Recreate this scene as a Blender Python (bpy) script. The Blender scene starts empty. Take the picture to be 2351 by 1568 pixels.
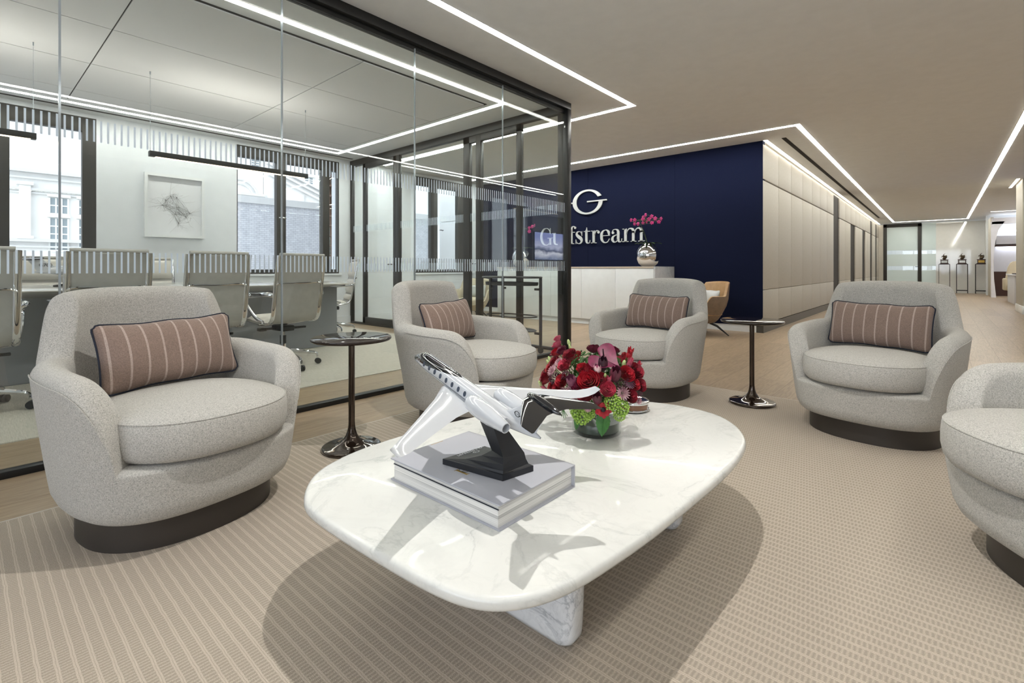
import bpy, bmesh, math, random
from mathutils import Vector, Matrix
random.seed(7)
sc = bpy.context.scene
COL = sc.collection
PI = math.pi

# ------------------------------------------------------------------ camera, world, lights, exposure
cam_d = bpy.data.cameras.new('camera'); cam = bpy.data.objects.new('camera', cam_d); COL.objects.link(cam)
cam.location = (0, 0, 0.95); cam.rotation_euler = (math.radians(90), 0, math.radians(41.26))
cam_d.sensor_width = 36.0; cam_d.sensor_fit = 'HORIZONTAL'; cam_d.lens = 36.0*1119.0/2351.0
cam_d.shift_y = -(784.0-617.0)/2351.0; cam_d.clip_start = 0.02; cam_d.clip_end = 200
sc.camera = cam
sc.view_settings.view_transform = 'Standard'; sc.view_settings.look = 'None'
sc.view_settings.exposure = 0.16; sc.view_settings.gamma = 1.0; sc.view_settings.use_curve_mapping = False
cy = sc.cycles
cy.max_bounces = 7; cy.diffuse_bounces = 4; cy.glossy_bounces = 4; cy.transmission_bounces = 6; cy.transparent_max_bounces = 24
cy.caustics_reflective = False; cy.caustics_refractive = False; cy.sample_clamp_indirect = 8.0; cy.sample_clamp_direct = 0
cy.use_denoising = True
try: cy.denoiser = 'OPENIMAGEDENOISE'
except Exception: pass
try: cy.denoising_prefilter = 'ACCURATE'
except Exception: pass

SKY = 1.45; BRIGHT = 4.6; LED = 30.0
world = bpy.data.worlds.new('sky'); sc.world = world; world.use_nodes = True
wn = world.node_tree.nodes; wb = wn['Background']
wb.inputs[0].default_value = (0.88, 0.93, 1.0, 1)
# hazy sky, made brighter behind the seating area to strengthen the rear-window daylight
_t = world.node_tree; _tc = _t.nodes.new('ShaderNodeTexCoord'); _dt = _t.nodes.new('ShaderNodeVectorMath'); _dt.operation = 'DOT_PRODUCT'
_dt.inputs[1].default_value = (.20, -.975, .10); _t.links.new(_tc.outputs['Generated'], _dt.inputs[0])
_mr = _t.nodes.new('ShaderNodeMapRange'); _mr.interpolation_type = 'SMOOTHSTEP'; _t.links.new(_dt.outputs['Value'], _mr.inputs[0])
for _i, _v in ((1, .35), (2, .9), (3, SKY), (4, BRIGHT)): _mr.inputs[_i].default_value = _v
_t.links.new(_mr.outputs[0], wb.inputs[1])

def area_light(name, loc, rot, sx, sy, power, col=(1, .95, .88)):
    l = bpy.data.lights.new(name, 'AREA'); l.shape = 'RECTANGLE'; l.size = sx; l.size_y = sy; l.energy = power; l.color = col
    o = bpy.data.objects.new(name, l); COL.objects.link(o); o.location = loc; o.rotation_euler = rot; return o
def spot_light(name, loc, power, size=1.9, blend=.5, rad=.03, col=(1, .975, .925), rot=(0, 0, 0)):
    l = bpy.data.lights.new(name, 'SPOT'); l.energy = power; l.spot_size = size; l.spot_blend = blend; l.shadow_soft_size = rad; l.color = col
    o = bpy.data.objects.new(name, l); COL.objects.link(o); o.location = loc; o.rotation_euler = rot; return o
# table downlight out of frame; the room spots are unseen and added as fill
spot_light('downlight_table', (-.80, 1.22, 2.80), 135, 1.9, .6, .012)
for i, (x, y, p) in enumerate(((2.2, 1.2, 35), (1.9, 5.0, 50), (.6, -2.2, 25), (2.6, 8.5, 60))):
    spot_light('room_fill_spot', (x, y, 2.80), p, 2.2, .8, .06)

# ------------------------------------------------------------------ helpers
def lin(c):
    if isinstance(c, str): c = [int(c[i:i+2], 16)/255 for i in (0, 2, 4)]
    return tuple((x/12.92 if x <= .04045 else ((x+.055)/1.055)**2.4) for x in c[:3]) + (1.0,)
MATS = {}
class NT:
    def __init__(s, name):
        s.m = bpy.data.materials.new(name); s.m.use_nodes = True; s.t = s.m.node_tree; s.n = s.t.nodes
        s.b = s.n['Principled BSDF']; s.out = s.n['Material Output']; MATS[name] = s.m
    def node(s, typ, **kw):
        n = s.n.new(typ)
        for k, v in kw.items():
            if k.startswith('_'): setattr(n, k[1:], v)
            else:
                key = k.replace('__', ' ')
                n.inputs[key].default_value = v
        return n
    def link(s, a, b): s.t.links.new(a, b)
    def coord(s, which='Object', scale=(1, 1, 1), rot=(0, 0, 0), loc=(0, 0, 0)):
        tc = s.n.new('ShaderNodeTexCoord'); mp = s.n.new('ShaderNodeMapping')
        mp.inputs['Scale'].default_value = scale; mp.inputs['Rotation'].default_value = rot; mp.inputs['Location'].default_value = loc
        s.link(tc.outputs[which], mp.inputs[0]); return mp.outputs[0]
    def noise(s, vec, scale, detail=3, rough=.5, dist=0):
        n = s.node('ShaderNodeTexNoise', Scale=scale, Detail=detail, Roughness=rough, Distortion=dist); s.link(vec, n.inputs['Vector']); return n.outputs['Fac']
    def ramp(s, fac, stops):
        r = s.n.new('ShaderNodeValToRGB'); cr = r.color_ramp
        while len(cr.elements) < len(stops): cr.elements.new(.5)
        for e, (p, c) in zip(cr.elements, stops): e.position = p; e.color = lin(c) if not isinstance(c, (int, float)) else (c, c, c, 1)
        s.link(fac, r.inputs[0]); return r.outputs[0]
    def math(s, op, a, b=None, c=None):
        n = s.n.new('ShaderNodeMath'); n.operation = op
        for i, v in enumerate((a, b, c)):
            if v is None: continue
            if isinstance(v, (int, float)): n.inputs[i].default_value = v
            else: s.link(v, n.inputs[i])
        return n.outputs[0]
    def mix(s, fac, a, b, mode='MIX'):
        n = s.n.new('ShaderNodeMix'); n.data_type = 'RGBA'; n.blend_type = mode
        if isinstance(fac, (int, float)): n.inputs[0].default_value = fac
        else: s.link(fac, n.inputs[0])
        for i, v in ((6, a), (7, b)):
            if isinstance(v, (str, tuple)): n.inputs[i].default_value = lin(v)
            else: s.link(v, n.inputs[i])
        return n.outputs[2]
    def bump(s, h, strength=.3, dist=.002):
        b = s.node('ShaderNodeBump', Strength=strength, Distance=dist); s.link(h, b.inputs['Height']); s.link(b.outputs[0], s.b.inputs['Normal'])
    def base(s, c):
        if isinstance(c, (str, tuple)): s.b.inputs['Base Color'].default_value = lin(c)
        else: s.link(c, s.b.inputs['Base Color'])
    def setp(s, **kw):
        for k, v in kw.items(): s.b.inputs[k.replace('__', ' ')].default_value = v
def simple(name, col, rough=.5, metal=0., coat=0., bump=None, var=None, spec=None):
    t = NT(name); t.base(col); t.setp(Roughness=rough, Metallic=metal, Coat__Weight=coat, Coat__Roughness=.05)
    if spec is not None: t.b.inputs['Specular IOR Level'].default_value = spec
    v = t.coord()
    if var:
        n = t.noise(v, var[0], 4); t.base(t.ramp(n, ((.3, col), (.7, var[1]))))
    else:
        n = t.noise(v, 9.0, 3)
        c2 = tuple(max(0, min(1, x*.96)) for x in ([int(col[i:i+2], 16)/255 for i in (0, 2, 4)] if isinstance(col, str) else col))
        t.base(t.mix(n, col, c2))
    if bump: t.bump(t.noise(v, bump[0], 3), bump[1], bump[2])
    return t.m
def emis(name, col, strength):
    t = NT(name); t.base((0, 0, 0)); t.b.inputs['Emission Color'].default_value = lin(col); t.b.inputs['Emission Strength'].default_value = strength
    return t.m

# --- fabrics
def boucle(name, a, b, c, sc_=150):
    t = NT(name); v = t.coord()
    n1 = t.noise(v, sc_, 3, .7, .6); n2 = t.noise(v, sc_*2.3, 2, .6, .3)
    f = t.math('ADD', t.math('MULTIPLY', n1, .65), t.math('MULTIPLY', n2, .35))
    t.base(t.ramp(f, ((.36, a), (.5, b), (.62, c)))); t.setp(Roughness=.95, Sheen__Weight=.15, Sheen__Roughness=.6); t.b.inputs['Specular IOR Level'].default_value = .15
    t.bump(f, .7, .004); return t.m
M_boucle = boucle('boucle_fabric', '8a8883', 'b8b5af', 'cfccc6', 270)
t = NT('pillow_fabric'); v = t.coord()
n = t.noise(v, 260, 3); sep = t.n.new('ShaderNodeSeparateXYZ'); t.link(v, sep.inputs[0])
st = t.math('ABSOLUTE', t.math('SUBTRACT', t.math('FRACT', t.math('ADD', t.math('MULTIPLY', sep.outputs[0], 17.5), .5)), .5))
st = t.math('LESS_THAN', st, .062)
t.base(t.mix(st, t.ramp(n, ((.3, '75635a'), (.7, '8e796e'))), t.ramp(n, ((.3, 'a08e84'), (.7, 'b5a399')))))
t.setp(Roughness=.92, Sheen__Weight=.1); t.bump(n, .4, .002); M_pillow = t.m
M_piping = simple('navy_piping', '151b2c', .8)
M_bronze = simple('bronze_plinth', '45403c', .45, .4)
M_lacquer = simple('bronze_lacquer', '41342b', .08, .75, .8)
M_lactop = simple('bronze_glass_top', '261d18', .06, 0, .25, spec=.4)
# --- marble
def marble(name, base, vein, k=1.0, dark=.5):
    t = NT(name); v = t.coord()
    n = t.node('ShaderNodeTexNoise', Scale=2.2*k, Detail=6, Roughness=.6, Distortion=.4); t.link(v, n.inputs['Vector'])
    big = t.noise(v, 1.6*k, 5, .6, .8)
    def ridge(scale, w):
        r = t.noise(v, scale, 7, .62, 1.1)
        d = t.math('ABSOLUTE', t.math('SUBTRACT', r, .5)); return t.math('SUBTRACT', 1.0, t.math('MINIMUM', t.math('DIVIDE', d, w), 1.0))
    r1 = ridge(1.5*k, .022); r2 = ridge(3.6*k, .03)
    m = t.math('MULTIPLY', r1, t.math('MULTIPLY', t.math('POWER', big, 2.0), 1.3)); m2 = t.math('MULTIPLY', r2, t.math('MULTIPLY', big, .22))
    cloud = t.math('MULTIPLY', t.math('MAXIMUM', t.math('SUBTRACT', big, .46), 0.), 1.6)
    f = t.math('MINIMUM', t.math('ADD', t.math('ADD', m, m2), cloud), 1.0)
    f = t.math('MULTIPLY', f, dark)
    t.base(t.mix(f, base, vein)); t.setp(Roughness=.22, Coat__Weight=.15); return t.m
M_marble = marble('white_marble', 'dcdcd8', '8e9393', 2.2, .5)
M_marble_leg = marble('veined_marble', 'e8e9ea', '6f7680', 3.5, .95)
M_marble_grey = marble('grey_marble', 'bfbfc0', '70737a', 2.0, .8)
# --- wood floor (planks along the corridor)
t = NT('oak_floor'); v = t.coord(rot=(0, 0, math.radians(90)))
br = t.node('ShaderNodeTexBrick', Scale=1.0, Mortar__Size=.0018, Mortar__Smooth=.2, Bias=0., Brick__Width=2.3, Row__Height=.235)
br.offset = .37; br.inputs['Color1'].default_value = (0, 0, 0, 1); br.inputs['Color2'].default_value = (1, 1, 1, 1); br.inputs['Mortar'].default_value = (.5, .5, .5, 1)
t.link(v, br.inputs['Vector'])
vs = t.coord(scale=(9, .75, 1)); 
wv = t.n.new('ShaderNodeVectorMath'); wv.operation = 'ADD'; t.link(vs, wv.inputs[0])
sc3 = t.n.new('ShaderNodeVectorMath'); sc3.operation = 'SCALE'; sc3.inputs[3].default_value = 7.3; t.link(br.outputs['Color'], sc3.inputs[0]); t.link(sc3.outputs[0], wv.inputs[1])
g1 = t.noise(wv.outputs[0], 1.6, 4, .55, .3); g = t.math('FRACT', t.math('MULTIPLY', g1, 9.0)); g = t.math('ABSOLUTE', t.math('SUBTRACT', g, .5))
g2 = t.noise(t.coord(scale=(160, 5, 1)), 1.0, 3)
tone = t.math('ADD', t.math('MULTIPLY', br.outputs['Fac'], 0.0), t.math('ADD', t.math('MULTIPLY', g, .50), t.math('MULTIPLY', g2, .38)))
bw = t.n.new('ShaderNodeRGBToBW'); t.link(br.outputs['Color'], bw.inputs[0])
tone = t.math('ADD', tone, t.math('MULTIPLY', bw.outputs[0], .20))
c = t.ramp(tone, ((.08, '7d6b57'), (.42, '9b876f'), (.85, 'b29e84')))
t.base(t.mix(br.outputs['Fac'], c, '6a5643')); t.setp(Roughness=.38); t.b.inputs['Specular IOR Level'].default_value = .4
t.bump(t.math('SUBTRACT', t.math('MULTIPLY', g2, .25), br.outputs['Fac']), .35, .001); M_floor = t.m
# --- woven rug
t = NT('woven_rug'); tc = t.n.new('ShaderNodeTexCoord'); sp = t.n.new('ShaderNodeSeparateXYZ'); t.link(tc.outputs['Object'], sp.inputs[0])
wob = t.noise(tc.outputs['Object'], 26, 2)
yy = t.math('ADD', sp.outputs[1], t.math('MULTIPLY', wob, .005)); xx = t.math('ADD', sp.outputs[0], t.math('MULTIPLY', wob, .004))
fy = t.math('FRACT', t.math('DIVIDE', yy, .031))                       # one band of loops and two smooth ribs
row = t.math('FLOOR', t.math('DIVIDE', yy, .031))
band = t.math('GREATER_THAN', fy, .32)
ribl = t.math('ABSOLUTE', t.math('SUBTRACT', t.math('FRACT', t.math('MULTIPLY', fy, 6.25)), .5))
grooves = t.math('GREATER_THAN', ribl, .40)
fx = t.math('FRACT', t.math('ADD', t.math('DIVIDE', xx, .0112), t.math('MULTIPLY', t.math('MODULO', row, 2.0), .5)))
loop = t.math('ABSOLUTE', t.math('SUBTRACT', fx, .5))
fine = t.noise(tc.outputs['Object'], 420, 2)
h_band = t.math('ADD', t.math('MULTIPLY', loop, 1.5), -.15)
h_rib = t.math('SUBTRACT', .75, t.math('MULTIPLY', grooves, .7))
inv = t.math('SUBTRACT', 1.0, band)
hh = t.math('ADD', t.math('MULTIPLY', band, h_band), t.math('MULTIPLY', inv, h_rib))
hh = t.math('ADD', hh, t.math('MULTIPLY', t.math('SUBTRACT', fine, .5), 1.5))
t.base(t.ramp(hh, ((.05, 'a79c8e'), (.5, 'bdb1a2'), (.95, 'cdc1b3')))); t.setp(Roughness=.95); t.b.inputs['Specular IOR Level'].default_value = .1
t.bump(hh, .55, .004); M_rug = t.m
t = NT('carpet_tile'); v = t.coord()
a_ = t.noise(t.coord(scale=(14, 160, 1)), 1.0, 2); b_ = t.noise(v, 300, 2)
f = t.math('ADD', t.math('MULTIPLY', a_, .5), t.math('MULTIPLY', b_, .5)); t.base(t.ramp(f, ((.3, 'a8a296'), (.7, 'cfcabf')))); t.setp(Roughness=.95); t.bump(f, .5, .003); M_carpet = t.m
# --- walls, ceiling, metal, glass
M_ceiling = simple('ceiling_paint', 'f2f4f6', .95, bump=(60, .05, .001))
M_acoustic = simple('acoustic_panel', 'dfe0e2', .98, var=(240, 'e4e4e6'), bump=(300, .3, .001))
M_white = simple('white_paint', 'e9edf2', .8, bump=(80, .05, .001))
M_gap = simple('shadow_gap', '26221e', .9)
M_black = simple('black_metal', '232323', .42, .3)
M_blackp = simple('black_plastic', '17181a', .45)
M_darkframe = simple('window_frame_metal', '34322f', .5, .2)
M_chrome = simple('chrome', 'e6e6e8', .06, 1.0)
M_steel = simple('polished_glass_edge', 'b9c3cb', .15, .6)
M_navy = simple('navy_wall_fabric', '0d1226', .95, spec=.12, var=(320, '141a32'), bump=(420, .25, .001))
M_cream = simple('cream_leather', 'b9b4a9', .55, var=(30, 'c0bbb0'), bump=(220, .08, .001))
M_brown = simple('dark_brown_panel', '241d18', .7)
M_plinth = simple('grey_plinth', '55514b', .4, .4)
M_credenza = simple('white_lacquer', 'f0f3f5', .25, 0, .2)
M_letter = simple('brushed_silver', 'c9cccb', .35, .45)
M_leather = simple('tan_leather', '9c7b55', .45, var=(25, 'a8865f'), bump=(260, .12, .001))
M_leather2 = simple('taupe_leather', '7b6856', .5, var=(25, '86725f'), bump=(260, .12, .001))
M_beige = simple('beige_leather', 'c3b79f', .5, bump=(260, .12, .001))
M_grey_cushion = simple('grey_cushion', 'bdbfbe', .9, bump=(300, .3, .001))
M_office = simple('office_leather', 'a9a6a0', .5, var=(20, 'b1aea8'), bump=(240, .1, .001))
M_office_l = simple('office_leather_light', 'd4d0c8', .5, bump=(240, .1, .001))
M_table = simple('table_laminate', 'dcdad6', .18, 0, .3)
M_tbase = simple('table_base_grey', '8b8d92', .5)
M_paper = simple('artwork_paper', 'eceef2', .9)
M_lamp = emis('led_diffuser', (1, .995, .955), LED)
M_lampa = emis('led_diffuser_lounge', (1, .995, .955), 12.5)
M_lamp2 = emis('cove_led', (1, .97, .91), LED*.28)
M_lampr = emis('led_diffuser_reception', (1, .995, .97), 62.0)
M_lampw = emis('pendant_led', (1, .9, .75), 6)
def glass(name, tint=(.952, .976, .970), f0=.035, gloss=1.0):
    t = NT(name); t.n.remove(t.b)
    tr = t.n.new('ShaderNodeBsdfTransparent'); tr.inputs[0].default_value = (*tint, 1)
    gl = t.n.new('ShaderNodeBsdfGlossy'); gl.inputs['Roughness'].default_value = 0.0; gl.inputs['Color'].default_value = (gloss, gloss, gloss, 1)
    lw = t.n.new('ShaderNodeLayerWeight'); lw.inputs[0].default_value = .5
    p = t.math('ADD', t.math('MULTIPLY', t.math('POWER', lw.outputs['Facing'], 5.0), 1-f0), f0)
    mx = t.n.new('ShaderNodeMixShader'); t.link(p, mx.inputs[0]); t.link(tr.outputs[0], mx.inputs[1]); t.link(gl.outputs[0], mx.inputs[2])
    t.link(mx.outputs[0], t.out.inputs[0]); return t.m
M_glass = glass('clear_glass'); M_wglass = glass('window_glass', (.97, .98, .99), .02)
t = NT('frosted_glass'); t.base('dfe6e3'); t.setp(Roughness=.25, Coat__Weight=.5); tl = t.n.new('ShaderNodeBsdfTranslucent'); tl.inputs[0].default_value = (.85, .92, .9, 1)
mx = t.n.new('ShaderNodeMixShader'); mx.inputs[0].default_value = .45; t.link(t.b.outputs[0], mx.inputs[1]); t.link(tl.outputs[0], mx.inputs[2]); t.link(mx.outputs[0], t.out.inputs[0]); M_frost = t.m
M_decal = simple('frosted_vinyl', 'e2f0fd', .7)
M_gloss = simple('lacquered_white_glass', 'e6e5e0', .05, 0, 1.0)

def tag(o, label=None, cat=None, group=None, kind=None):
    if label: o['label'] = label
    if cat: o['category'] = cat
    if group: o['group'] = group
    if kind: o['kind'] = kind
    return o
def empty(name, loc=(0, 0, 0), rz=0, label=None, cat=None, group=None, kind=None, parent=None):
    o = bpy.data.objects.new(name, None); COL.objects.link(o); o.location = loc; o.rotation_euler = (0, 0, rz); o.empty_display_size = .1
    if parent: o.parent = parent
    return tag(o, label, cat, group, kind)
def rename_ok(n): return n
class MB:
    """collects geometry and links it as one mesh object"""
    def __init__(s): s.v = []; s.f = []; s.mi = []; s.cur = 0
    def add(s, vs, fs, mi=None):
        k = len(s.v); s.v += [tuple(p) for p in vs]; s.f += [tuple(i+k for i in f) for f in fs]; s.mi += [s.cur if mi is None else mi]*len(fs); return s
    def box(s, x0, x1, y0, y1, z0, z1, bev=0, M=None):
        if bev <= 0:
            vs = [(x, y, z) for x in (x0, x1) for y in (y0, y1) for z in (z0, z1)]
            fs = [(0, 1, 3, 2), (4, 6, 7, 5), (0, 4, 5, 1), (2, 3, 7, 6), (0, 2, 6, 4), (1, 5, 7, 3)]
        else:
            bm = bmesh.new(); bmesh.ops.create_cube(bm, size=1)
            for q in bm.verts: q.co = Vector(((x0+x1)/2+q.co.x*(x1-x0), (y0+y1)/2+q.co.y*(y1-y0), (z0+z1)/2+q.co.z*(z1-z0)))
            bmesh.ops.bevel(bm, geom=list(bm.edges), offset=bev, segments=3 if bev > .004 else 2, affect='EDGES', profile=.5)
            bm.verts.index_update(); vs = [q.co.copy() for q in bm.verts]; fs = [[q.index for q in f.verts] for f in bm.faces]; bm.free()
        if M: vs = [M @ Vector(p) for p in vs]
        return s.add(vs, fs)
    def tube(s, pts, r, seg=10, closed=False, flat=None, caps=True):
        pts = [Vector(p) for p in pts]; n = len(pts); vs = []; fs = []
        up = None
        for i, p in enumerate(pts):
            a = pts[(i-1) % n] if (closed or i > 0) else p; b = pts[(i+1) % n] if (closed or i < n-1) else p
            d = (b-a).normalized() if (b-a).length > 1e-9 else Vector((0, 0, 1))
            if up is None: up = Vector((0, 0, 1)) if abs(d.z) < .9 else Vector((1, 0, 0))
            sx = d.cross(up)
            if sx.length < 1e-6: sx = d.cross(Vector((0, 1, 0)))
            sx.normalize(); up = sx.cross(d).normalized()
            rr = r[i] if isinstance(r, (list, tuple)) else r
            for j in range(seg):
                an = 2*PI*j/seg; k = (1, 1) if flat is None else flat
                vs.append(p+sx*math.cos(an)*rr*k[0]+up*math.sin(an)*rr*k[1])
        m = n if closed else n-1
        for i in range(m):
            for j in range(seg):
                a = i*seg+j; b = i*seg+(j+1) % seg; c = ((i+1) % n)*seg+(j+1) % seg; d = ((i+1) % n)*seg+j
                fs.append((a, b, c, d))
        if not closed and caps: fs.append(tuple(range(seg))[::-1]); fs.append(tuple((n-1)*seg+j for j in range(seg)))
        return s.add(vs, fs)
    def lathe(s, prof, seg=32, cx=0, cy_=0, sx=1, sy=1, M=None):
        vs = []; fs = []; n = len(prof)
        for (r, z) in prof:
            for j in range(seg):
                a = 2*PI*j/seg; vs.append((cx+r*sx*math.cos(a), cy_+r*sy*math.sin(a), z))
        for i in range(n-1):
            for j in range(seg):
                k = (j+1) % seg; fs.append((i*seg+j, i*seg+k, (i+1)*seg+k, (i+1)*seg+j))
        if prof[0][0] > 1e-6: fs.append(tuple(range(seg))[::-1])
        if prof[-1][0] > 1e-6: fs.append(tuple((n-1)*seg+j for j in range(seg)))
        if M: vs = [M @ Vector(p) for p in vs]
        return s.add(vs, fs)
    def loft(s, rows, closed=True, cap0=False, cap1=False):
        """rows[i] = profile i (list of points); rows joined around if closed"""
        n = len(rows); m = len(rows[0]); vs = [p for r in rows for p in r]; fs = []
        for i in range(n if closed else n-1):
            for j in range(m-1):
                a = i*m+j; b = ((i+1) % n)*m+j; fs.append((a, b, b+1, a+1))
        if cap0: fs.append(tuple(i*m for i in range(n))[::-1])
        if cap1: fs.append(tuple(i*m+m-1 for i in range(n)))
        return s.add(vs, fs)
    def ball(s, c, r, seg=12, rings=8, sc_=(1, 1, 1)):
        vs = []; fs = []
        for i in range(rings+1):
            a = PI*i/rings
            for j in range(seg):
                b = 2*PI*j/seg; vs.append((c[0]+r*sc_[0]*math.sin(a)*math.cos(b), c[1]+r*sc_[1]*math.sin(a)*math.sin(b), c[2]+r*sc_[2]*math.cos(a)))
        for i in range(rings):
            for j in range(seg):
                k = (j+1) % seg; fs.append((i*seg+j, (i+1)*seg+j, (i+1)*seg+k, i*seg+k))
        return s.add(vs, fs)
    def prism(s, pts, a0, a1, axis='z'):
        n = len(pts)
        def mk(u, v, a): return {'z': (u, v, a), 'y': (u, a, v), 'x': (a, u, v)}[axis]
        vs = [mk(u, v, a0) for u, v in pts]+[mk(u, v, a1) for u, v in pts]
        fs = [tuple(range(n))[::-1], tuple(range(n, 2*n))]+[(i, (i+1) % n, n+(i+1) % n, n+i) for i in range(n)]
        return s.add(vs, fs)
    def build(s, name, mat, parent=None, smooth=True, ang=38, loc=None, rz=None, M=None):
        me = bpy.data.meshes.new(name)
        vs = [tuple(M @ Vector(p)) for p in s.v] if M else s.v
        me.from_pydata(vs, [], s.f)
        mats = mat if isinstance(mat, (list, tuple)) else [mat]
        for m_ in mats: me.materials.append(m_)
        for p, i in zip(me.polygons, s.mi): p.material_index = min(i, len(mats)-1)
        bm = bmesh.new(); bm.from_mesh(me); bmesh.ops.remove_doubles(bm, verts=bm.verts, dist=1e-6); bmesh.ops.recalc_face_normals(bm, faces=bm.faces); bm.to_mesh(me); bm.free()
        if smooth:
            me.polygons.foreach_set('use_smooth', [True]*len(me.polygons)); me.set_sharp_from_angle(angle=math.radians(ang))
        o = bpy.data.objects.new(name, me); COL.objects.link(o)
        if parent: o.parent = parent
        if loc: o.location = loc
        if rz is not None: o.rotation_euler = (0, 0, rz)
        return o
def copy_tree(o, parent=None):
    c = o.copy(); COL.objects.link(c); c.parent = parent
    for ch in list(o.children): copy_tree(ch, c)
    return c
def catmull(P, n=8, closed=False):
    out = []; N = len(P); rng = range(N if closed else N-1)
    g = lambda i: P[i % N] if closed else P[max(0, min(N-1, i))]
    for i in rng:
        p0, p1, p2, p3 = g(i-1), g(i), g(i+1), g(i+2)
        for k in range(n):
            t_ = k/n; t2 = t_*t_; t3 = t2*t_
            out.append(tuple(.5*(2*b+(-a+c)*t_+(2*a-5*b+4*c-d)*t2+(-a+3*b-3*c+d)*t3) for a, b, c, d in zip(p0, p1, p2, p3)))
    if not closed: out.append(tuple(P[-1]))
    return out
def structure(o): o['kind'] = 'structure'; return o
CE = 2.84
# ================================================================== SETTING
structure(MB().box(-7.8, 4.2, -4.0, 26.0, -.12, 0).build('floor', M_floor, smooth=False))
cl = structure(MB().box(-7.95, 4.35, -4.15, 29.2, CE, CE+.15).build('ceiling', M_ceiling, smooth=False))
# window wall (X = -7.8) with three openings
wins = [(-.485, 1.135), (2.73, 4.36), (5.98, 7.55)]
m = MB(); y = -4.15
for a, b in wins:
    m.box(-8.05, -7.8, y, a, 0, CE); m.box(-8.05, -7.8, a, b, 0, .87); m.box(-8.05, -7.8, a, b, 2.79, CE); y = b
m.box(-8.05, -7.8, y, 8.1, 0, CE)
structure(m.build('wall_left', M_white, smooth=False))
rw = [(-2.7, -.75), (-.55, 1.4), (1.6, 3.55)]; m = MB(); x = -8.05
for a, b in rw: m.box(x, a, -4.15, -4.0, 0, CE); m.box(a, b, -4.15, -4.0, 0, .45); m.box(a, b, -4.15, -4.0, 2.6, CE); x = b
m.box(x, 4.35, -4.15, -4.0, 0, CE); structure(m.build('wall_rear', M_white, smooth=False))
for k, (a, b) in enumerate(rw):  # rear windows are unseen, added to bring daylight onto the chair fronts
    w = structure(empty('window_%d' % (k+4), ((a+b)/2, -4.0, .45))); h = (b-a)/2
    MB().box(-h, -h+.07, -.10, -.02, 0, 2.15).box(h-.07, h, -.10, -.02, 0, 2.15).box(-.04, .04, -.10, -.02, 0, 2.15).box(-h, h, -.10, -.02, 0, .07).box(-h, h, -.10, -.02, 2.08, 2.15).build('window_frame', M_darkframe, w)
    MB().box(-h+.05, h-.05, -.065, -.06, .05, 2.1).build('pane', M_wglass, w, smooth=False)
structure(MB().box(4.2, 4.35, -4.0, 15.2, 0, CE).build('wall_right', M_white, smooth=False))
structure(MB().box(-7.8, -3.9, -1.15, -1.0, 0, CE).build('wall_meeting_room', M_white, smooth=False))
m = MB()
for a, b in ((-7.8, -4.975), (-4.972, -3.296), (-3.293, -2.01)): m.box(a, b, 7.84, 7.95, .10, CE)
m.box(-2.01, -1.96, 7.84, 7.95, .13, CE)
structure(m.build('wall_navy', M_navy, smooth=False))
structure(MB().box(-7.8, -2.05, 7.845, 7.95, 0, .10).build('baseboard_navy', M_credenza, smooth=False))
# windows: dark metal frame, panes, handle
for k, (a, b) in enumerate(wins):
    w = structure(empty('window_%d' % (k+1), (-7.8, (a+b)/2, .87)))
    z0, z1 = 0.0, 1.92; h = (b-a)/2; m = MB()
    bars = {0: ((-h, -h+.08), (-h+.72, -h+.876), (h-.13, h)), 1: ((-h, -h+.014), (-h+.58, -h+.723), (h-.29, h-.172), (h-.015, h)), 2: ((-h, -h+.014), (-h+.41, -h+.583), (h-.42, h-.24), (h-.02, h))}[k]
    for y0, y1 in bars: m.box(-.10, -.004, y0, y1, z0, z1, .003)
    m.box(-.10, -.005, -h, h, z0, z0+.07, .004); m.box(-.10, -.005, -h, h, z1-.17, z1, .004)
    m.build('window_frame', M_darkframe, w)
    MB().box(-.06, -.052, -h+.08, h-.02, z0+.05, z1-.12).build('pane', M_wglass, w, smooth=False)
    hd = MB().lathe([(0, 0), (.016, 0), (.016, .012), (.009, .018), (.009, .035), (0, .036)], 14, M=Matrix.Translation((0, -h+.70, .88)) @ Matrix.Rotation(PI/2, 4, 'Y')); hd.box(.03, .042, -h+.60, -h+.71, .87, .89, .003)
    hd.build('handle', M_chrome, w)
    MB().box(-.01, .025, -h-.04, h+.04, -.035, 0, .004).build('window_sill', M_white, w)
# curtain-track shadow slot and white downstand at the meeting room edge
structure(MB().box(-7.62, -7.58, -1, 4.5, CE-.004, CE+.001).build('trim_1', M_gap, smooth=False))
# meeting-room ceiling panels with open joints (surface of the ceiling)
m = MB()
xs = [-7.25, -6.80, -5.845, -4.885, -3.93]; ys = [-.78, .81, 2.435, 4.0]
structure(MB().box(-7.27, -3.91, -.95, 4.02, CE-.0035, CE+.001).build('trim_2', M_gap, smooth=False))
for i in range(4):
    for j in range(3): m.box(xs[i]+.005, xs[i+1]-.005, ys[j]+.005, ys[j+1]-.005, CE-.012, CE-.003)
structure(m.build('ceiling_acoustic_panels', M_acoustic, smooth=False))
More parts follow.
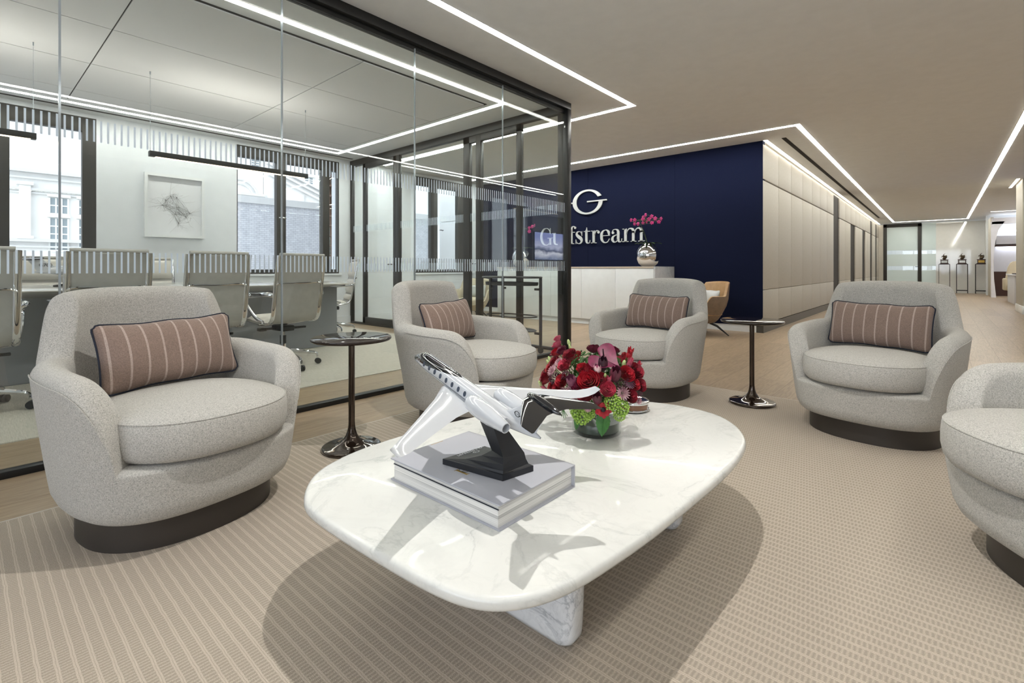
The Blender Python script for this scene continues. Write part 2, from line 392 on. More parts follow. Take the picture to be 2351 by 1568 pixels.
# ---- glass wall towards the lounge, plane X = -3.2, and its stripes
G = -3.2; YC = 4.6
gw = structure(empty('wall_glass', (G, 0, 0)))
m = MB(); m.box(-.035, .035, -4.0, YC+.035, 2.765, CE-.001, .003); m.box(-.06, -.035, -4.0, YC+.035, 2.735, 2.835, .002); m.box(-.028, -.012, -4, YC, 2.715, 2.77); m.build('header', M_black, gw)
MB().box(-.03, .03, -4.0, YC+.03, 0, .032, .002).build('floor_track', M_black, gw)
MB().box(-.035, .035, YC-.035, YC+.035, 0, 2.77, .004).build('corner_post', M_black, gw)
jo = [-3.925, -2.86, -1.80, -.735, .329, 1.389, 2.451, 3.509, 4.56]
for i in range(8):
    p = MB().box(-.005, .005, jo[i]+.004, jo[i+1]-.004, .03, 2.72).build('glass_pane', M_glass, gw, smooth=False)
    e = MB().box(-.006, .006, jo[i+1]-.0045, jo[i+1]+.0045, .03, 2.735); e.build('pane_edge', M_steel, gw, smooth=False) if i < 7 else None
    d = MB(); yk = .151 + .0274*math.ceil((jo[i]-.151)/.0274)
    while yk < jo[i+1]:
        d.box(.0052, .0056, yk, yk+.0082, 1.588, 1.697); d.box(.0052, .0056, yk, yk+.0082, .927, 1.036); yk += .0274
    d.build('stripe_decal', M_decal, p, smooth=False)
# ---- glazed wall with doors, plane Y = 4.6
dw = structure(empty('wall_glass_doors', (0, YC, 0)))
m = MB(); m.box(-7.8, G-.04, -.035, .035, 2.735, CE-.001, .003); m.build('header', M_black, dw)
MB().box(-7.8, G-.04, -.03, .03, 0, .03, .002).build('floor_track', M_black, dw)
m = MB()
for a, b in ((-7.80, -7.75), (-6.45, -6.37), (-4.655, -4.565), (-3.31, -3.235)): m.box(a, b, -.03, .03, .03, 2.74, .003)
m.build('mullions', M_black, dw)
def stripes(x0, x1, par):
    d = MB(); x = x0+.02
    while x < x1-.02:
        d.box(x, x+.0082, -.0057, -.0053, 1.588, 1.697); d.box(x, x+.0082, -.0057, -.0053, .927, 1.036); x += .0274
    d.build('stripe_decal', M_decal, par, smooth=False)
for a, b in ((-7.75, -7.41), (-6.37, -4.905), (-3.865, -3.31)):
    p = MB().box(a, b, -.005, .005, .03, 2.735).build('glass_pane', M_glass, dw, smooth=False); stripes(a, b, p)
for k, (a, b) in enumerate(((-7.40, -6.45), (-4.90, -3.87))):
    d = structure(empty('door_%d' % (k+1), ((a+b)/2, YC, 0))); h = (b-a)/2; m = MB()
    zt = 2.74 if k == 0 else 2.735
    m.box(-h, -h+.075 if k == 0 else -h+.12, -.028, .028, .02, zt, .003); m.box(h-.075, h, -.028, .028, .02, zt, .003); m.box(-h, h, -.028, .028, .02, .13, .003); m.box(-h, h, -.028, .028, zt-.09, zt, .003)
    m.build('door_frame', M_black, d)
    p = MB().box(-h+.06, h-.06, -.005, .005, .11, zt-.07).build('glass_pane', M_glass, d, smooth=False); stripes(-h+.07, h-.07, p)
    hb = MB(); hx = h-.04 if k == 0 else -h+.06
    hb.tube([(hx, -.028, 1.02), (hx, -.075, 1.02)], .008); hb.tube([(hx, -.075, 1.02), (hx-.11*(1 if k == 0 else -1), -.075, 1.02)], .008)
    hb.tube([(hx, .028, 1.02), (hx, .075, 1.02)], .008); hb.tube([(hx, .075, 1.02), (hx-.11*(1 if k == 0 else -1), .075, 1.02)], .008)
    hb.build('handle', M_black, d)
structure(MB().box(-7.75, -3.81, -1.0, 4.2, 0, .006).build('floor_carpet', M_carpet, smooth=False))
# ---- corridor wall of padded leather panels, X = -1.955
structure(MB().box(-2.12, -1.99, 7.95, 26.0, 0, CE).build('wall_corridor', M_brown, smooth=False))
cols = [(7.84, 8.771), (8.771, 9.665), (9.665, 10.607), (10.607, 11.535), (11.535, 12.404), (12.404, 13.279), (13.279, 14.20), (15.177, 16.19), (16.19, 17.245), (17.245, 18.325), (18.325, 19.23), (19.23, 20.13), (20.13, 21.03), (21.03, 21.8), (21.8, 22.6), (23.39, 24.58), (25.32, 25.9)]
lowgap = {9, 12}
first = {}
for i, (a, b) in enumerate(cols):
    key = 'up' if i in lowgap else 'full'
    if True:
        m = MB(); m.box(-.035, 0, .007, b-a-.007, 2.276, 2.79, .010)
        if key == 'full': m.box(-.035, 0, .007, b-a-.007, .638, 2.258, .010); m.box(-.035, 0, .007, b-a-.007, .135, .634, .010)
        o = m.build('wall_panel', M_cream)
    o.location = (-1.955, a, 0)
    lab = 'tall cream padded leather panel lining the corridor wall' if key == 'full' else 'short cream leather panel above a dark doorway in the corridor wall'
    tag(o, lab, 'wall panel', 'cream padded wall panels' if key == 'full' else 'short panels over corridor doorways')
m = MB()
for a, b in ((7.845, 14.20), (15.177, 17.245), (18.325, 20.13), (21.03, 22.6), (23.39, 24.58), (25.32, 25.95)): m.box(-1.99, -1.952, a, b, 0, .13)
m.box(-2.05, -1.99, 7.845, 7.95, 0, .13)
structure(m.build('baseboard_corridor', M_plinth, smooth=False))
structure(MB().box(-2.12, -1.985, 7.85, 26, 2.792, CE-.002).build('trim_3', M_cream, smooth=False))
# ---- far end wall, frosted office front and lacquered wall
structure(MB().box(-1.985, -1.79, 25.88, 26.0, 0, 2.80).build('trim_4', M_cream, smooth=False))
structure(MB().box(-7.8, -7.784, -1.0, 7.84, 0, .13).build('baseboard_left', M_white, smooth=False))
structure(MB().box(-.107, 1.385, 25.9, 26.0, .0, 2.80).build('wall_far', M_gloss, smooth=False))
structure(MB().box(1.385, 4.35, 26.6, 26.75, 0, CE).build('wall_far_right', M_white, smooth=False))
d = structure(empty('door_3', (-1.17, 25.9, 0)))
m = MB(); m.box(-.62, -.50, -.03, .04, 0, 2.80, .003)
m.box(.50, .62, -.03, .04, 0, 2.80, .003); m.box(-.62, .62, -.03, .04, 2.68, 2.82, .003); m.build('door_frame', M_darkframe, d)
def frosted(x0, x1, name, par, ztop=2.7):
    z = 0.02; p = MB()
    for a, b in ((.02, .89), (1.06, 1.55), (1.71, ztop)): p.box(x0, x1, -.004, .004, a, b)
    o = p.build(name, M_frost, par, smooth=False)
    q = MB(); q.box(x0, x1, -.003, .003, .89, 1.06); q.box(x0, x1, -.003, .003, 1.55, 1.71); q.build('clear_band', M_glass, par, smooth=False)
frosted(-.51, .51, 'frosted_pane', d)
hb = MB(); hb.tube([(.55, -.03, 1.03), (.55, -.09, 1.03), (.42, -.09, 1.03)], .011); hb.build('handle', M_black, d)
w = structure(empty('wall_frosted', (-.33, 25.9, 0))); frosted(-.22, .22, 'frosted_pane', w, 2.80)
structure(MB().box(-2.2, 1.385, 29.0, 29.2, 0, CE).build('wall_office_far', M_white, smooth=False))
structure(MB().box(-2.3, -2.12, 26.0, 29.0, 0, CE).build('wall_office_left', M_white, smooth=False))
structure(MB().box(1.385, 1.45, 26.0, 29.0, 0, CE).build('wall_office_right', M_white, smooth=False))
structure(MB().box(-2.2, 1.4, 26.0, 29.0, -.1, 0).build('floor_office', M_carpet, smooth=False))
area_light('office_light', (-.4, 27.6, 2.78), (0, 0, 0), 2.2, 1.6, 42, (1, 1, .98))
# ---- right-hand side: pillar, bay with the cabin mock-up
structure(MB().box(1.30, 1.62, 14.63, 15.80, 0, CE, .004).build('wall_pillar', M_cream))
structure(MB().box(1.285, 1.62, 14.60, 15.82, 0, .17, .004).build('baseboard_pillar', M_credenza))
structure(MB().box(1.62, 4.35, 14.9, 15.2, 0, CE).build('wall_right_return', M_darkframe, smooth=False))
structure(MB().box(4.0, 4.2, 15.2, 26.6, 0, CE).build('wall_right_far', M_white, smooth=False))
structure(MB().box(1.30, 1.38, 23.2, 24.3, 0, CE-.14, .004).build('wall_bay_end', M_cream))
structure(MB().box(1.25, 4.0, 24.3, 24.4, 0, CE).build('wall_bay_back', M_white, smooth=False))

# ================================================================== CEILING LIGHTS (recessed LED lines)
def strip(name, segs, label, mat=None, w=.060, z=CE, group=None):
    m = MB(); fr = MB()
    for sg4 in segs:
        x0, y0, x1, y1 = sg4[:4]; m.cur = 1 if len(sg4) > 4 else 0
        a, b = sorted((x0, x1)); c, d_ = sorted((y0, y1)); h = w/2
        m.box(a-h, b+h, c-h, d_+h, z-.004, z+.001); fr.box(a-h-.004, b+h+.004, c-h-.004, d_+h+.004, z-.0025, z+.001)
    cx_ = sum((s[0]+s[2])/2 for s in segs)/len(segs); cy2 = sum((s[1]+s[3])/2 for s in segs)/len(segs)
    root = empty(name, (cx_, cy2, z), label=label, cat='ceiling light', group=group)
    T = Matrix.Translation((-cx_, -cy2, -z))
    m.build('diffuser', [mat or M_lamp, M_lampr], root, smooth=False, M=T); fr.build('trim', M_white, root, smooth=False, M=T)
    return root
strip('linear_light', [(-2.673, -3.8, -2.673, 5.16), (-7.6, 5.16, -2.673, 5.16, 1)], 'recessed light line above the lounge that turns a corner towards the glass doors', M_lampa)
strip('linear_light', [(-7.6, 7.275, -1.40, 7.275, 1), (-1.40, 7.275, -1.40, 25.1), (-1.40, 25.1, .79, 25.1), (.79, -3.5, .79, 25.1)], 'long recessed light line framing the ceiling from the navy wall down the corridor')
strip('linear_light', [(-3.74, -.9, -3.74, 4.12), (-7.40, 4.12, -3.74, 4.12), (-7.40, -.9, -7.40, 4.12)], 'recessed light line around the meeting room ceiling')
strip('linear_light', [(-1.925, 7.86, -1.925, 25.85)], 'bright cove light washing down the top of the cream panels', M_lamp2, .055)
strip('linear_light', [(1.30, 22.6, 1.95, 22.6)], 'short bright light above the cabin bay end wall', M_lamp2, .05)
strip('linear_light', [(1.24, 14.7, 1.24, 16.2)], 'small bright ceiling light beside the pillar at the right edge', M_lamp2, .05)
m = MB().box(-.028, .028, 0, 14.7, -.006, .001); o = m.build('air_vent', M_gap, smooth=False); o.location = (-1.69, 7.87, CE)
tag(o, 'narrow black slot air vent in the ceiling beside the corridor light', 'air vent')

# ================================================================== RUG
tag(MB().box(-2.627, 1.9, -2.6, 3.97, 0, .005).build('rug', M_rug, smooth=False), 'large beige woven rug under the armchairs and marble table', 'rug')
o = bpy.data.objects['rug']
MB().box(-2.638, -2.627, -2.6, 3.981, 0, .005).box(-2.638, 1.9, 3.97, 3.981, 0, .005).build('rug_binding', simple('rug_binding', 'c4bdb4', .8), o, smooth=False)
# ================================================================== ARMCHAIRS
ZR = .005
def ss(a, b, x):
    x = (x-a)/(b-a); x = 0. if x < 0 else 1. if x > 1 else x
    return x*x*(3-2*x)
CP = dict(a=.417, b=.414, hb=.868, ha=.597, hs=.306, tap=.856, lean=.123, nar=.05, th=.1, ac=.305, bc=.33, yc=-.102, c0=.311, c1=.447, ap=.312, bp=.287)
def plan(u, a, b, n=2.65):
    s, c = math.sin(u), math.cos(u); e = 2/n
    x = a*math.copysign(abs(s)**e, s); y = b*math.copysign(abs(c)**e, c)
    nx = math.copysign(abs(x/a)**(n-1), x)/a; ny = math.copysign(abs(y/b)**(n-1), y)/b
    l = math.hypot(nx, ny) or 1
    return x, y, nx/l, ny/l
def cheight(u, P):
    d = math.degrees(abs(u)); h = P['hb']-.018*(min(d, 42)/42)**2
    h += (P['ha']+.02-h)*ss(41, 57, d); h += -.02*ss(60, 110, d)
    k = max(0., min(1., (d-98)/34)); k = 1-(1-k**2.3)**.62
    return h+(P['hs']-h)*k
def cpt(u, z, ins, P):
    x, y, nx, ny = plan(u, P['a'], P['b']); k = P['tap']+(1-P['tap'])*min(1, max(0, (z-.12)/.48))**.8
    x *= k; y *= k; y += P['lean']*max(0, z-.30)*max(0, math.cos(u)); x *= 1-P['nar']*max(0, z-.58)*2
    return x-nx*ins, y-ny*ins
def uniform_u(N, P):
    fine = 2400; acc = [0.]; us = [-PI+2*PI*i/fine for i in range(fine+1)]; prev = None
    for u in us:
        x, y, _, _ = plan(u, P['a'], P['b']); q = (x, y, cheight(u, P)*.8)
        if prev: acc.append(acc[-1]+math.dist(q, prev))
        prev = q
    out = []; j = 0
    for i in range(N):
        t_ = acc[-1]*i/N
        while acc[j+1] < t_: j += 1
        out.append(us[j]+(us[j+1]-us[j])*((t_-acc[j])/max(1e-9, acc[j+1]-acc[j])))
    return out
def chair_body(P, N=200):
    rows = []
    for u in uniform_u(N, P):
        h = cheight(u, P); th = P['th']+.02*max(0, math.cos(u)); r = []
        for z, ins in ((.105, .09), (.106, .05), (.113, .025), (.13, .008), (.165, 0)): r.append((*cpt(u, z, ins, P), z))
        fr = ss(118, 136, math.degrees(abs(u))); eh = th*.5*(1-fr)+.020*fr; h0 = h-eh
        for j in range(1, 11): z = .165+(h0-.165)*j/11; r.append((*cpt(u, z, 0, P), z))
        for j in range(13):
            an = PI*j/12; c_ = math.copysign(abs(math.cos(an))**(1+.0*fr), math.cos(an)); z = h0+math.sin(an)**(1-.25*fr)*eh; r.append((*cpt(u, h0, th*.5*(1-c_), P), z))
        for j in range(1, 8): z = h0+(P['hs']-.06-h0)*j/7; r.append((*cpt(u, z, th, P), z))
        rows.append(r)
    return rows
def chair_cushion(P, N=140):
    rows = []
    for i in range(N):
        u = -PI+2*PI*i/N; x, y, nx, ny = plan(u, P['ac'], P['bc'], 2.35); y += P['yc']; z0, z1 = P['c0'], P['c1']; r = []
        for ins, z in ((.12, z0), (.05, z0), (.02, z0+.004), (.006, z0+.022), (0, z0+.055), (0, z1-.045), (.003, z1-.014), (.0075, z1-.004), (.012, z1+.001), (.03, z1+.010), (.06, z1+.019), (.10, z1+.027), (.16, z1+.034), (.24, z1+.038)):
            k = max(0., 1-ins/.3)
            r.append((x-nx*ins, y-ny*ins, z) if ins < .06 else (x*k, P['yc']+(y-P['yc'])*k, z))
        rows.append(r)
    return rows
def make_armchair():
    root = empty('armchair', (0, 0, ZR)); P = CP
    MB().loft(chair_body(P), True, True, True).build('body', M_boucle, root, ang=70)
    MB().loft(chair_cushion(P), True, True, True).build('seat_cushion', M_boucle, root, ang=80)
    pp = [r_[7] for r_ in chair_cushion(P, 120)]
    MB().tube([(x*1.0005, y, z) for x, y, z in pp], .0032, 6, True).build('cushion_piping', M_boucle, root, ang=80)
    pl = []
    for i in range(72):
        u = -PI+2*PI*i/72; x, y, nx, ny = plan(u, P['ap'], P['bp'], 2.3); pl.append([(x, y, 0), (x, y, .112)])
    MB().loft(pl, True, True, True).build('plinth', M_bronze, root)
    for s in (-1, 1):                                       # stitched seam along the outer edge of each arm
        pts = []
        for k in range(36):
            d = math.radians(72+k*1.6)*s; h = cheight(d, P)-P['th']*.5; pts.append((*cpt(d, h, -.001, P), h+.012))
        MB().tube(pts, .0022, 6).build('arm_seam', M_boucle, root)
    return root
def pillow_mesh(w, h, th, nx=34, nz=20):
    m = MB(); top = []; out = []
    def P(i, j, s):
        u = i/nx*2-1; v = j/nz*2-1
        f = (max(0, 1-abs(u)**2.6)**.55)*(max(0, 1-abs(v)**2.2)**.55); ru = max(0, abs(u)-.88)/.12; rv = max(0, abs(v)-.80)/.20; cr_ = ru*ru*rv*rv
        px = u*w/2*(1-.045*(1-v*v)*abs(u))*(1-.045*cr_); pz = v*h/2*(1-.09*(1-u*u)+.02*math.sin(7*u+1)*(1-u*u))*(1-.10*cr_)
        return (px, s*th/2*f+.006*math.sin(5*u+2)*math.cos(3*v), pz)
    for s in (1, -1):
        rows = [[P(i, j, s) for j in range(nz+1)] for i in range(nx+1)]; m.loft(rows, False)
    edge = [P(i, 0, 0) for i in range(nx)]+[P(nx, j, 0) for j in range(nz)]+[P(i, nz, 0) for i in range(nx, 0, -1)]+[P(0, j, 0) for j in range(nz, 0, -1)]
    return m, edge
def make_pillow():
    m, edge = pillow_mesh(.52, .275, .155); o = m.build('lumbar_pillow', M_pillow, None, ang=80)
    MB().tube(edge, .0038, 8, closed=True).build('piping', M_piping, o); return o
CH = [((-2.262, .587), 98.85, 'cream boucle armchair nearest the left edge, in front of the office chairs'),
      ((-2.240, 2.144), 101.3, 'cream boucle armchair behind the model jet, against the glass wall'),
      ((-1.697, 3.498), -3.7, 'cream boucle armchair behind the flower bouquet, facing the marble table'),
      ((-.292, 3.526), -9.3, 'cream boucle armchair beside the corridor with the widest view of its pillow'),
      ((.425, 2.25), -58, 'cream boucle armchair cut off by the right edge of the photo, without pillow')]
arm0 = make_armchair()
for i, (p, yw, lab) in enumerate(CH):
    o = arm0 if i == 0 else copy_tree(arm0)
    o.location = (*p, ZR); o.rotation_euler = (0, 0, math.radians(yw)); tag(o, lab, 'armchair', 'cream swivel armchairs around the marble table')
PL = [(0, (.03, .15, .605), -17, -1, 3, 'striped brown lumbar pillow on the armchair at the left edge'),
      (1, (-.01, .155, .605), -17, -1, 2, 'striped brown lumbar pillow on the armchair behind the model jet'),
      (2, (.0, .155, .605), -17, 1, 0, 'striped brown lumbar pillow on the armchair behind the flowers'),
      (3, (-.01, .155, .605), -16, 1, 0, 'striped brown lumbar pillow on the armchair beside the corridor')]
pil0 = make_pillow()
for k, (ci, off, tx, ty, tz, lab) in enumerate(PL):
    o = pil0 if k == 0 else copy_tree(pil0)
    (x, y), yw, _ = CH[ci]; Mx = Matrix.Translation((x, y, ZR)) @ Matrix.Rotation(math.radians(yw), 4, 'Z') @ Matrix.Translation(off) @ Matrix.Rotation(math.radians(tz), 4, 'Z') @ Matrix.Rotation(math.radians(ty), 4, 'Y') @ Matrix.Rotation(math.radians(tx), 4, 'X')
    o.matrix_world = Mx; tag(o, lab, 'pillow', 'striped lumbar pillows')

# ================================================================== COFFEE TABLE
OUT = [(-1.255, .602), (-1.347, .653), (-1.424, .733), (-1.468, .852), (-1.485, 1.0), (-1.475, 1.25), (-1.42, 1.52), (-1.32, 1.78), (-1.18, 2.0), (-1.034, 2.09), (-.919, 2.128), (-.807, 2.133), (-.694, 2.101), (-.598, 2.011), (-.529, 1.888), (-.499, 1.761), (-.486, 1.556), (-.492, 1.333), (-.504, 1.076), (-.525, .885), (-.541, .79), (-.565, .724), (-.598, .675), (-.642, .639), (-.711, .615), (-.818, .602), (-.94, .595), (-1.076, .590), (-1.181, .591)]
oc = catmull(OUT, 5, True); TC = (-.98, 1.33)
for _ in range(3):
    n_ = len(oc); oc = [((oc[i-1][0]+2*oc[i][0]+oc[(i+1) % n_][0])/4, (oc[i-1][1]+2*oc[i][1]+oc[(i+1) % n_][1])/4) for i in range(n_)]
def inset_ring(ring, d):
    n_ = len(ring); out = []
    for i in range(n_):
        a = ring[i-2]; b = ring[(i+2) % n_]; tx, ty = b[0]-a[0], b[1]-a[1]; l = math.hypot(tx, ty); nx, ny = ty/l, -tx/l
        if (ring[i][0]-TC[0])*nx+(ring[i][1]-TC[1])*ny > 0: nx, ny = -nx, -ny
        out.append((ring[i][0]+nx*d, ring[i][1]+ny*d))
    return out
TZ = .34
ct = empty('coffee_table', (TC[0], TC[1], ZR), label='low pebble-shaped white marble coffee table in the middle of the rug', cat='coffee table')
prof = [(.03, TZ-.030), (.010, TZ-.0295), (.003, TZ-.026), (.0, TZ-.019), (.0, TZ-.010), (.0025, TZ-.004), (.007, TZ-.0007), (.013, TZ)]
rings = [(inset_ring(oc, d), z) for d, z in prof]
rows = [[(r[i][0]-TC[0], r[i][1]-TC[1], z-ZR) for r, z in rings] for i in range(len(oc))]
MB().loft(rows, True, True, True).build('table_top', M_marble, ct, ang=45)
def slab_leg(x0, x1, y, name='leg'):
    pts = []; zt = TZ-.030-ZR; r = .04
    pts += [(x0-.04, zt)]+[(x0+r-r*math.cos(a), r-r*math.sin(a)) for a in [PI/2*k/6 for k in range(7)]]
    pts += [(x1-r+r*math.sin(a), r-r*math.cos(a)) for a in [PI/2*k/6 for k in range(7)]]+[(x1+.012, zt)]
    m = MB(); th = .035; rr = []
    cxm = sum(p[0] for p in pts)/len(pts); czm = sum(p[1] for p in pts)/len(pts)
    def ins(p, d): return (p[0]+(-d if p[0] > cxm else d), p[1]+(d if p[1] < .1 else 0))
    for p in pts:
        rr.append([(ins(p, .02)[0]-TC[0], y-th-TC[1], ins(p, .02)[1]), (ins(p, .006)[0]-TC[0], y-th+.006-TC[1], ins(p, .006)[1]), (p[0]-TC[0], y-th+.02-TC[1], p[1]), (p[0]-TC[0], y+th-.02-TC[1], p[1]), (ins(p, .006)[0]-TC[0], y+th-.006-TC[1], ins(p, .006)[1]), (ins(p, .02)[0]-TC[0], y+th-TC[1], ins(p, .02)[1])])
    m.loft(rr, True, True, True).build(name, M_marble_leg, ct, ang=50)
slab_leg(-1.27, -.675, 1.02); slab_leg(-1.2, -.70, 1.72)

# ================================================================== SIDE TABLES
def make_side_table():
    r = empty('side_table'); 
    MB().lathe([(0, .565), (.18, .565), (.198, .569), (.204, .576), (.203, .583), (.198, .587), (0, .587)], 64).build('table_top', M_lactop, r, ang=50)
    MB().lathe([(.058, .555), (.06, .565), (0, .565)], 32).build('collar', M_lacquer, r)
    MB().lathe([(.017, .07), (.0165, .12), (.016, .35), (.016, .56)], 28).build('stem', M_lacquer, r)
    MB().lathe([(0, 0), (.146, 0), (.150, .004), (.151, .012), (.147, .017), (.138, .019), (.115, .021), (.088, .026), (.062, .036), (.042, .052), (.029, .072), (.021, .098), (.0172, .125), (.0165, .14)], 64).build('base', M_lacquer, r, ang=60)
    return r
s0 = make_side_table(); s0.location = (-2.330, 1.374, ZR); tag(s0, 'bronze pedestal side table between the two armchairs along the glass wall', 'side table', 'bronze side tables')
s1 = copy_tree(s0); s1.location = (-.992, 3.69, ZR); tag(s1, 'bronze pedestal side table standing in front of the navy wall corner', 'side table', 'bronze side tables')

# ================================================================== BOOK
BX0, BX1, BY0, BY1 = -1.195, -.766, .829, 1.140; BZ = TZ; BH = .0625
M_cover = simple('book_cloth', 'b2b3bb', .85, bump=(700, .25, .0005)); M_gold = simple('gold_foil', 'c9a656', .35, .7)
t = NT('book_pages'); v = t.coord(scale=(.6, .6, 260)); n = t.noise(v, 1.0, 3, .7); t.base(t.ramp(n, ((.35, 'a9a8a6'), (.5, 'dcdad6'), (.7, 'efeeea')))); t.setp(Roughness=.8); M_pages = t.m
bk = empty('book', (BX0, BY0, BZ), label='thick grey cloth-bound book lying under the model jet on the marble table', cat='book')
W_, D_ = BX1-BX0, BY1-BY0
MB().box(.010, W_-.010, .006, D_-.004, .0035, BH-.0035).build('pages', M_pages, bk, smooth=False)
MB().box(0, W_, 0, D_, 0, .0038, .001).box(0, W_, 0, D_, BH-.0038, BH, .001).box(0, W_, D_-.0035, D_+.001, 0, BH, .001).build('cover', M_cover, bk)
MB().box(.011, W_-.006, .0025, .0055, .047, .0483).build('ribbon_line', M_piping, bk, smooth=False)

# ================================================================== GLYPHS (seriffed lettering drawn as strokes)
def stroke(pts, m, depth, sx=1., ox=0., oy=0., n=8, straight=False, z0=0.):
    P = list(pts) if straight else catmull(pts, n)
    L = []; R_ = []
    for i, (x, y, w) in enumerate(P):
        a = P[max(0, i-1)]; b = P[min(len(P)-1, i+1)]; dx, dy = b[0]-a[0], b[1]-a[1]; l = math.hypot(dx, dy) or 1; nx, ny = -dy/l, dx/l
        L.append((ox+(x+nx*w/2)*sx, oy+(y+ny*w/2)*sx)); R_.append((ox+(x-nx*w/2)*sx, oy+(y-ny*w/2)*sx))
    k = len(L); vs = [(x, y, z0) for x, y in L+R_]+[(x, y, z0+depth) for x, y in L+R_]; fs = []
    o2 = 2*k
    for i in range(k-1):
        fs += [(i, i+1, k+i+1, k+i), (o2+i, o2+k+i, o2+k+i+1, o2+i+1), (i, o2+i, o2+i+1, i+1), (k+i, k+i+1, o2+k+i+1, o2+k+i)]
    fs += [(0, k, o2+k, o2), (k-1, o2+k-1, o2+2*k-1, 2*k-1)]
    m.add(vs, fs)
def disc(m, x, y, r, depth, sx, ox, oy, z0=0.):
    n = 20; m.prism([(ox+(x+r*math.cos(2*PI*i/n))*sx, oy+(y+r*math.sin(2*PI*i/n))*sx) for i in range(n)], z0, z0+depth)
T_, S_ = .21, .055
def bar(x0, x1, y, w=.055): return ('L', [(x0, y, w), (x1, y, w)])
def stem(x, y0, y1, w=T_): return ('L', [(x, y0, w), (x, y1, w)])
GL = {
 'f': (.77, [stem(.24, 0, 1.15), ('C', [(.24, 1.10, T_), (.27, 1.30, .17), (.40, 1.43, .08), (.56, 1.40, .06)]), ('D', (.60, 1.31, .095)), bar(.02, .50, .028), bar(0, .56, .96)]),
 's': (.80, [('C', [(.62, .72, .05), (.56, .92, .06), (.38, .985, .06), (.20, .92, .13), (.16, .74, .20), (.34, .56, .25), (.56, .40, .25), (.62, .20, .18), (.50, .05, .10), (.34, .015, .055), (.16, .09, .055), (.08, .30, .05)]), ('L', [(.64, .62, .05), (.64, 1.0, .05)]), ('L', [(.07, .0, .05), (.07, .36, .05)])]),
 't': (.70, [('C', [(.27, 1.28, .02), (.265, 1.12, .09), (.25, .95, T_), (.25, .5, T_), (.25, .25, T_), (.30, .08, .15), (.42, .02, .07), (.54, .08, .05), (.58, .26, .05)]), bar(0, .58, .965)]),
 'r': (.84, [stem(.24, 0, 1.0), bar(.0, .30, .972), bar(0, .50, .028), ('C', [(.30, .60, .05), (.38, .84, .08), (.52, .985, .07), (.66, .95, .06)]), ('D', (.68, .85, .105))]),
 'e': (.91, [('C', [(.78, .56, .10), (.74, .80, .20), (.60, .96, .10), (.44, .985, .05), (.24, .90, .12), (.12, .70, .20), (.11, .50, .22), (.13, .28, .20), (.26, .08, .12), (.46, .012, .07), (.66, .08, .055), (.80, .30, .05)]), bar(.16, .86, .555, .05)]),
 'a': (1.0, [('D', (.17, .74, .105)), ('C', [(.10, .80, .05), (.20, .95, .06), (.38, .99, .06), (.56, .92, .15), (.62, .75, .21), (.62, .5, .21), (.62, .22, .21), (.68, .06, .13), (.80, .02, .06), (.90, .10, .05), (.93, .28, .05)]), ('C', [(.58, .58, .05), (.36, .53, .07), (.18, .42, .15), (.12, .24, .21), (.20, .08, .15), (.34, .02, .08), (.50, .10, .05), (.58, .26, .05)])]),
 'm': (1.86, [stem(.26, 0, 1.0), stem(.90, 0, .80), stem(1.54, 0, .80), bar(0, .30, .972), bar(0, .52, .028), bar(.68, 1.14, .028), bar(1.30, 1.82, .028), ('C', [(.33, .55, .05), (.40, .80, .07), (.56, .97, .08), (.74, .98, .12), (.87, .88, .19), (.90, .66, T_)]), ('C', [(.97, .55, .05), (1.04, .80, .07), (1.20, .97, .08), (1.38, .98, .12), (1.51, .88, .19), (1.54, .66, T_)])]),
 'u': (1.15, [('C', [(.22, 1.0, T_), (.22, .6, T_), (.22, .3, T_), (.28, .1, .15), (.42, .02, .08), (.60, .05, .06), (.76, .22, .05), (.80, .40, .05)]), stem(.88, 0, 1.0), bar(0, .26, .972), bar(.62, .92, .972), bar(.80, 1.12, .028)]),
 'l': (.55, [stem(.27, 0, 1.45), bar(.02, .30, 1.42), bar(.02, .54, .028)]),
 'G': (1.34, [('C', [(1.06, 1.0, .05), (1.0, 1.22, .06), (.82, 1.38, .06), (.64, 1.42, .05), (.40, 1.34, .12), (.20, 1.06, .20), (.13, .72, .23), (.20, .36, .20), (.38, .08, .12), (.62, .0, .05), (.82, .03, .05), (.98, .14, .06), (1.06, .30, .10)]), ('L', [(1.08, .92, .05), (1.08, 1.42, .05)]), stem(1.08, .02, .60, .20), bar(.80, 1.32, .585)]),
}
def glyph(ch, depth, scale, ox=0., oy=0., z0=0.):
    w, ops = GL[ch]; m = MB()
    for k, d in ops:
        if k == 'D': disc(m, *d, depth, scale, ox, oy, z0)
        else: stroke(d, m, depth, scale, ox, oy, straight=(k == 'L'), z0=z0)
    return m, w*scale
def emblem_mesh(depth, s=1., z0=0.):
    """ring of swelling width, open at upper right, with a bar through it; centred, half width .33"""
    m = MB(); n = 90; Lp = []; Rp = []
    a0 = math.radians(24); a1 = math.radians(358)
    for i in range(n+1):
        a = a0+(a1-a0)*i/n; Lp.append((.33*math.cos(a)*s, .2325*math.sin(a)*s)); Rp.append(((.245*math.cos(a)+.0)*s, .2*math.sin(a)*s))
    k = n+1; vs = [(x, y, z0) for x, y in Lp+Rp]+[(x, y, z0+depth) for x, y in Lp+Rp]; fs = []; o2 = 2*k
    for i in range(k-1): fs += [(i, i+1, k+i+1, k+i), (o2+i, o2+k+i, o2+k+i+1, o2+i+1), (i, o2+i, o2+i+1, i+1), (k+i, k+i+1, o2+k+i+1, o2+k+i)]
    fs += [(0, k, o2+k, o2), (k-1, o2+k-1, o2+2*k-1, 2*k-1)]; m.add(vs, fs)
    m.box(-.006*s, .416*s, -.006*s, .017*s, z0, z0+depth); m.box(-.405*s, -.31*s, -.006*s, .016*s, z0, z0+depth); return m
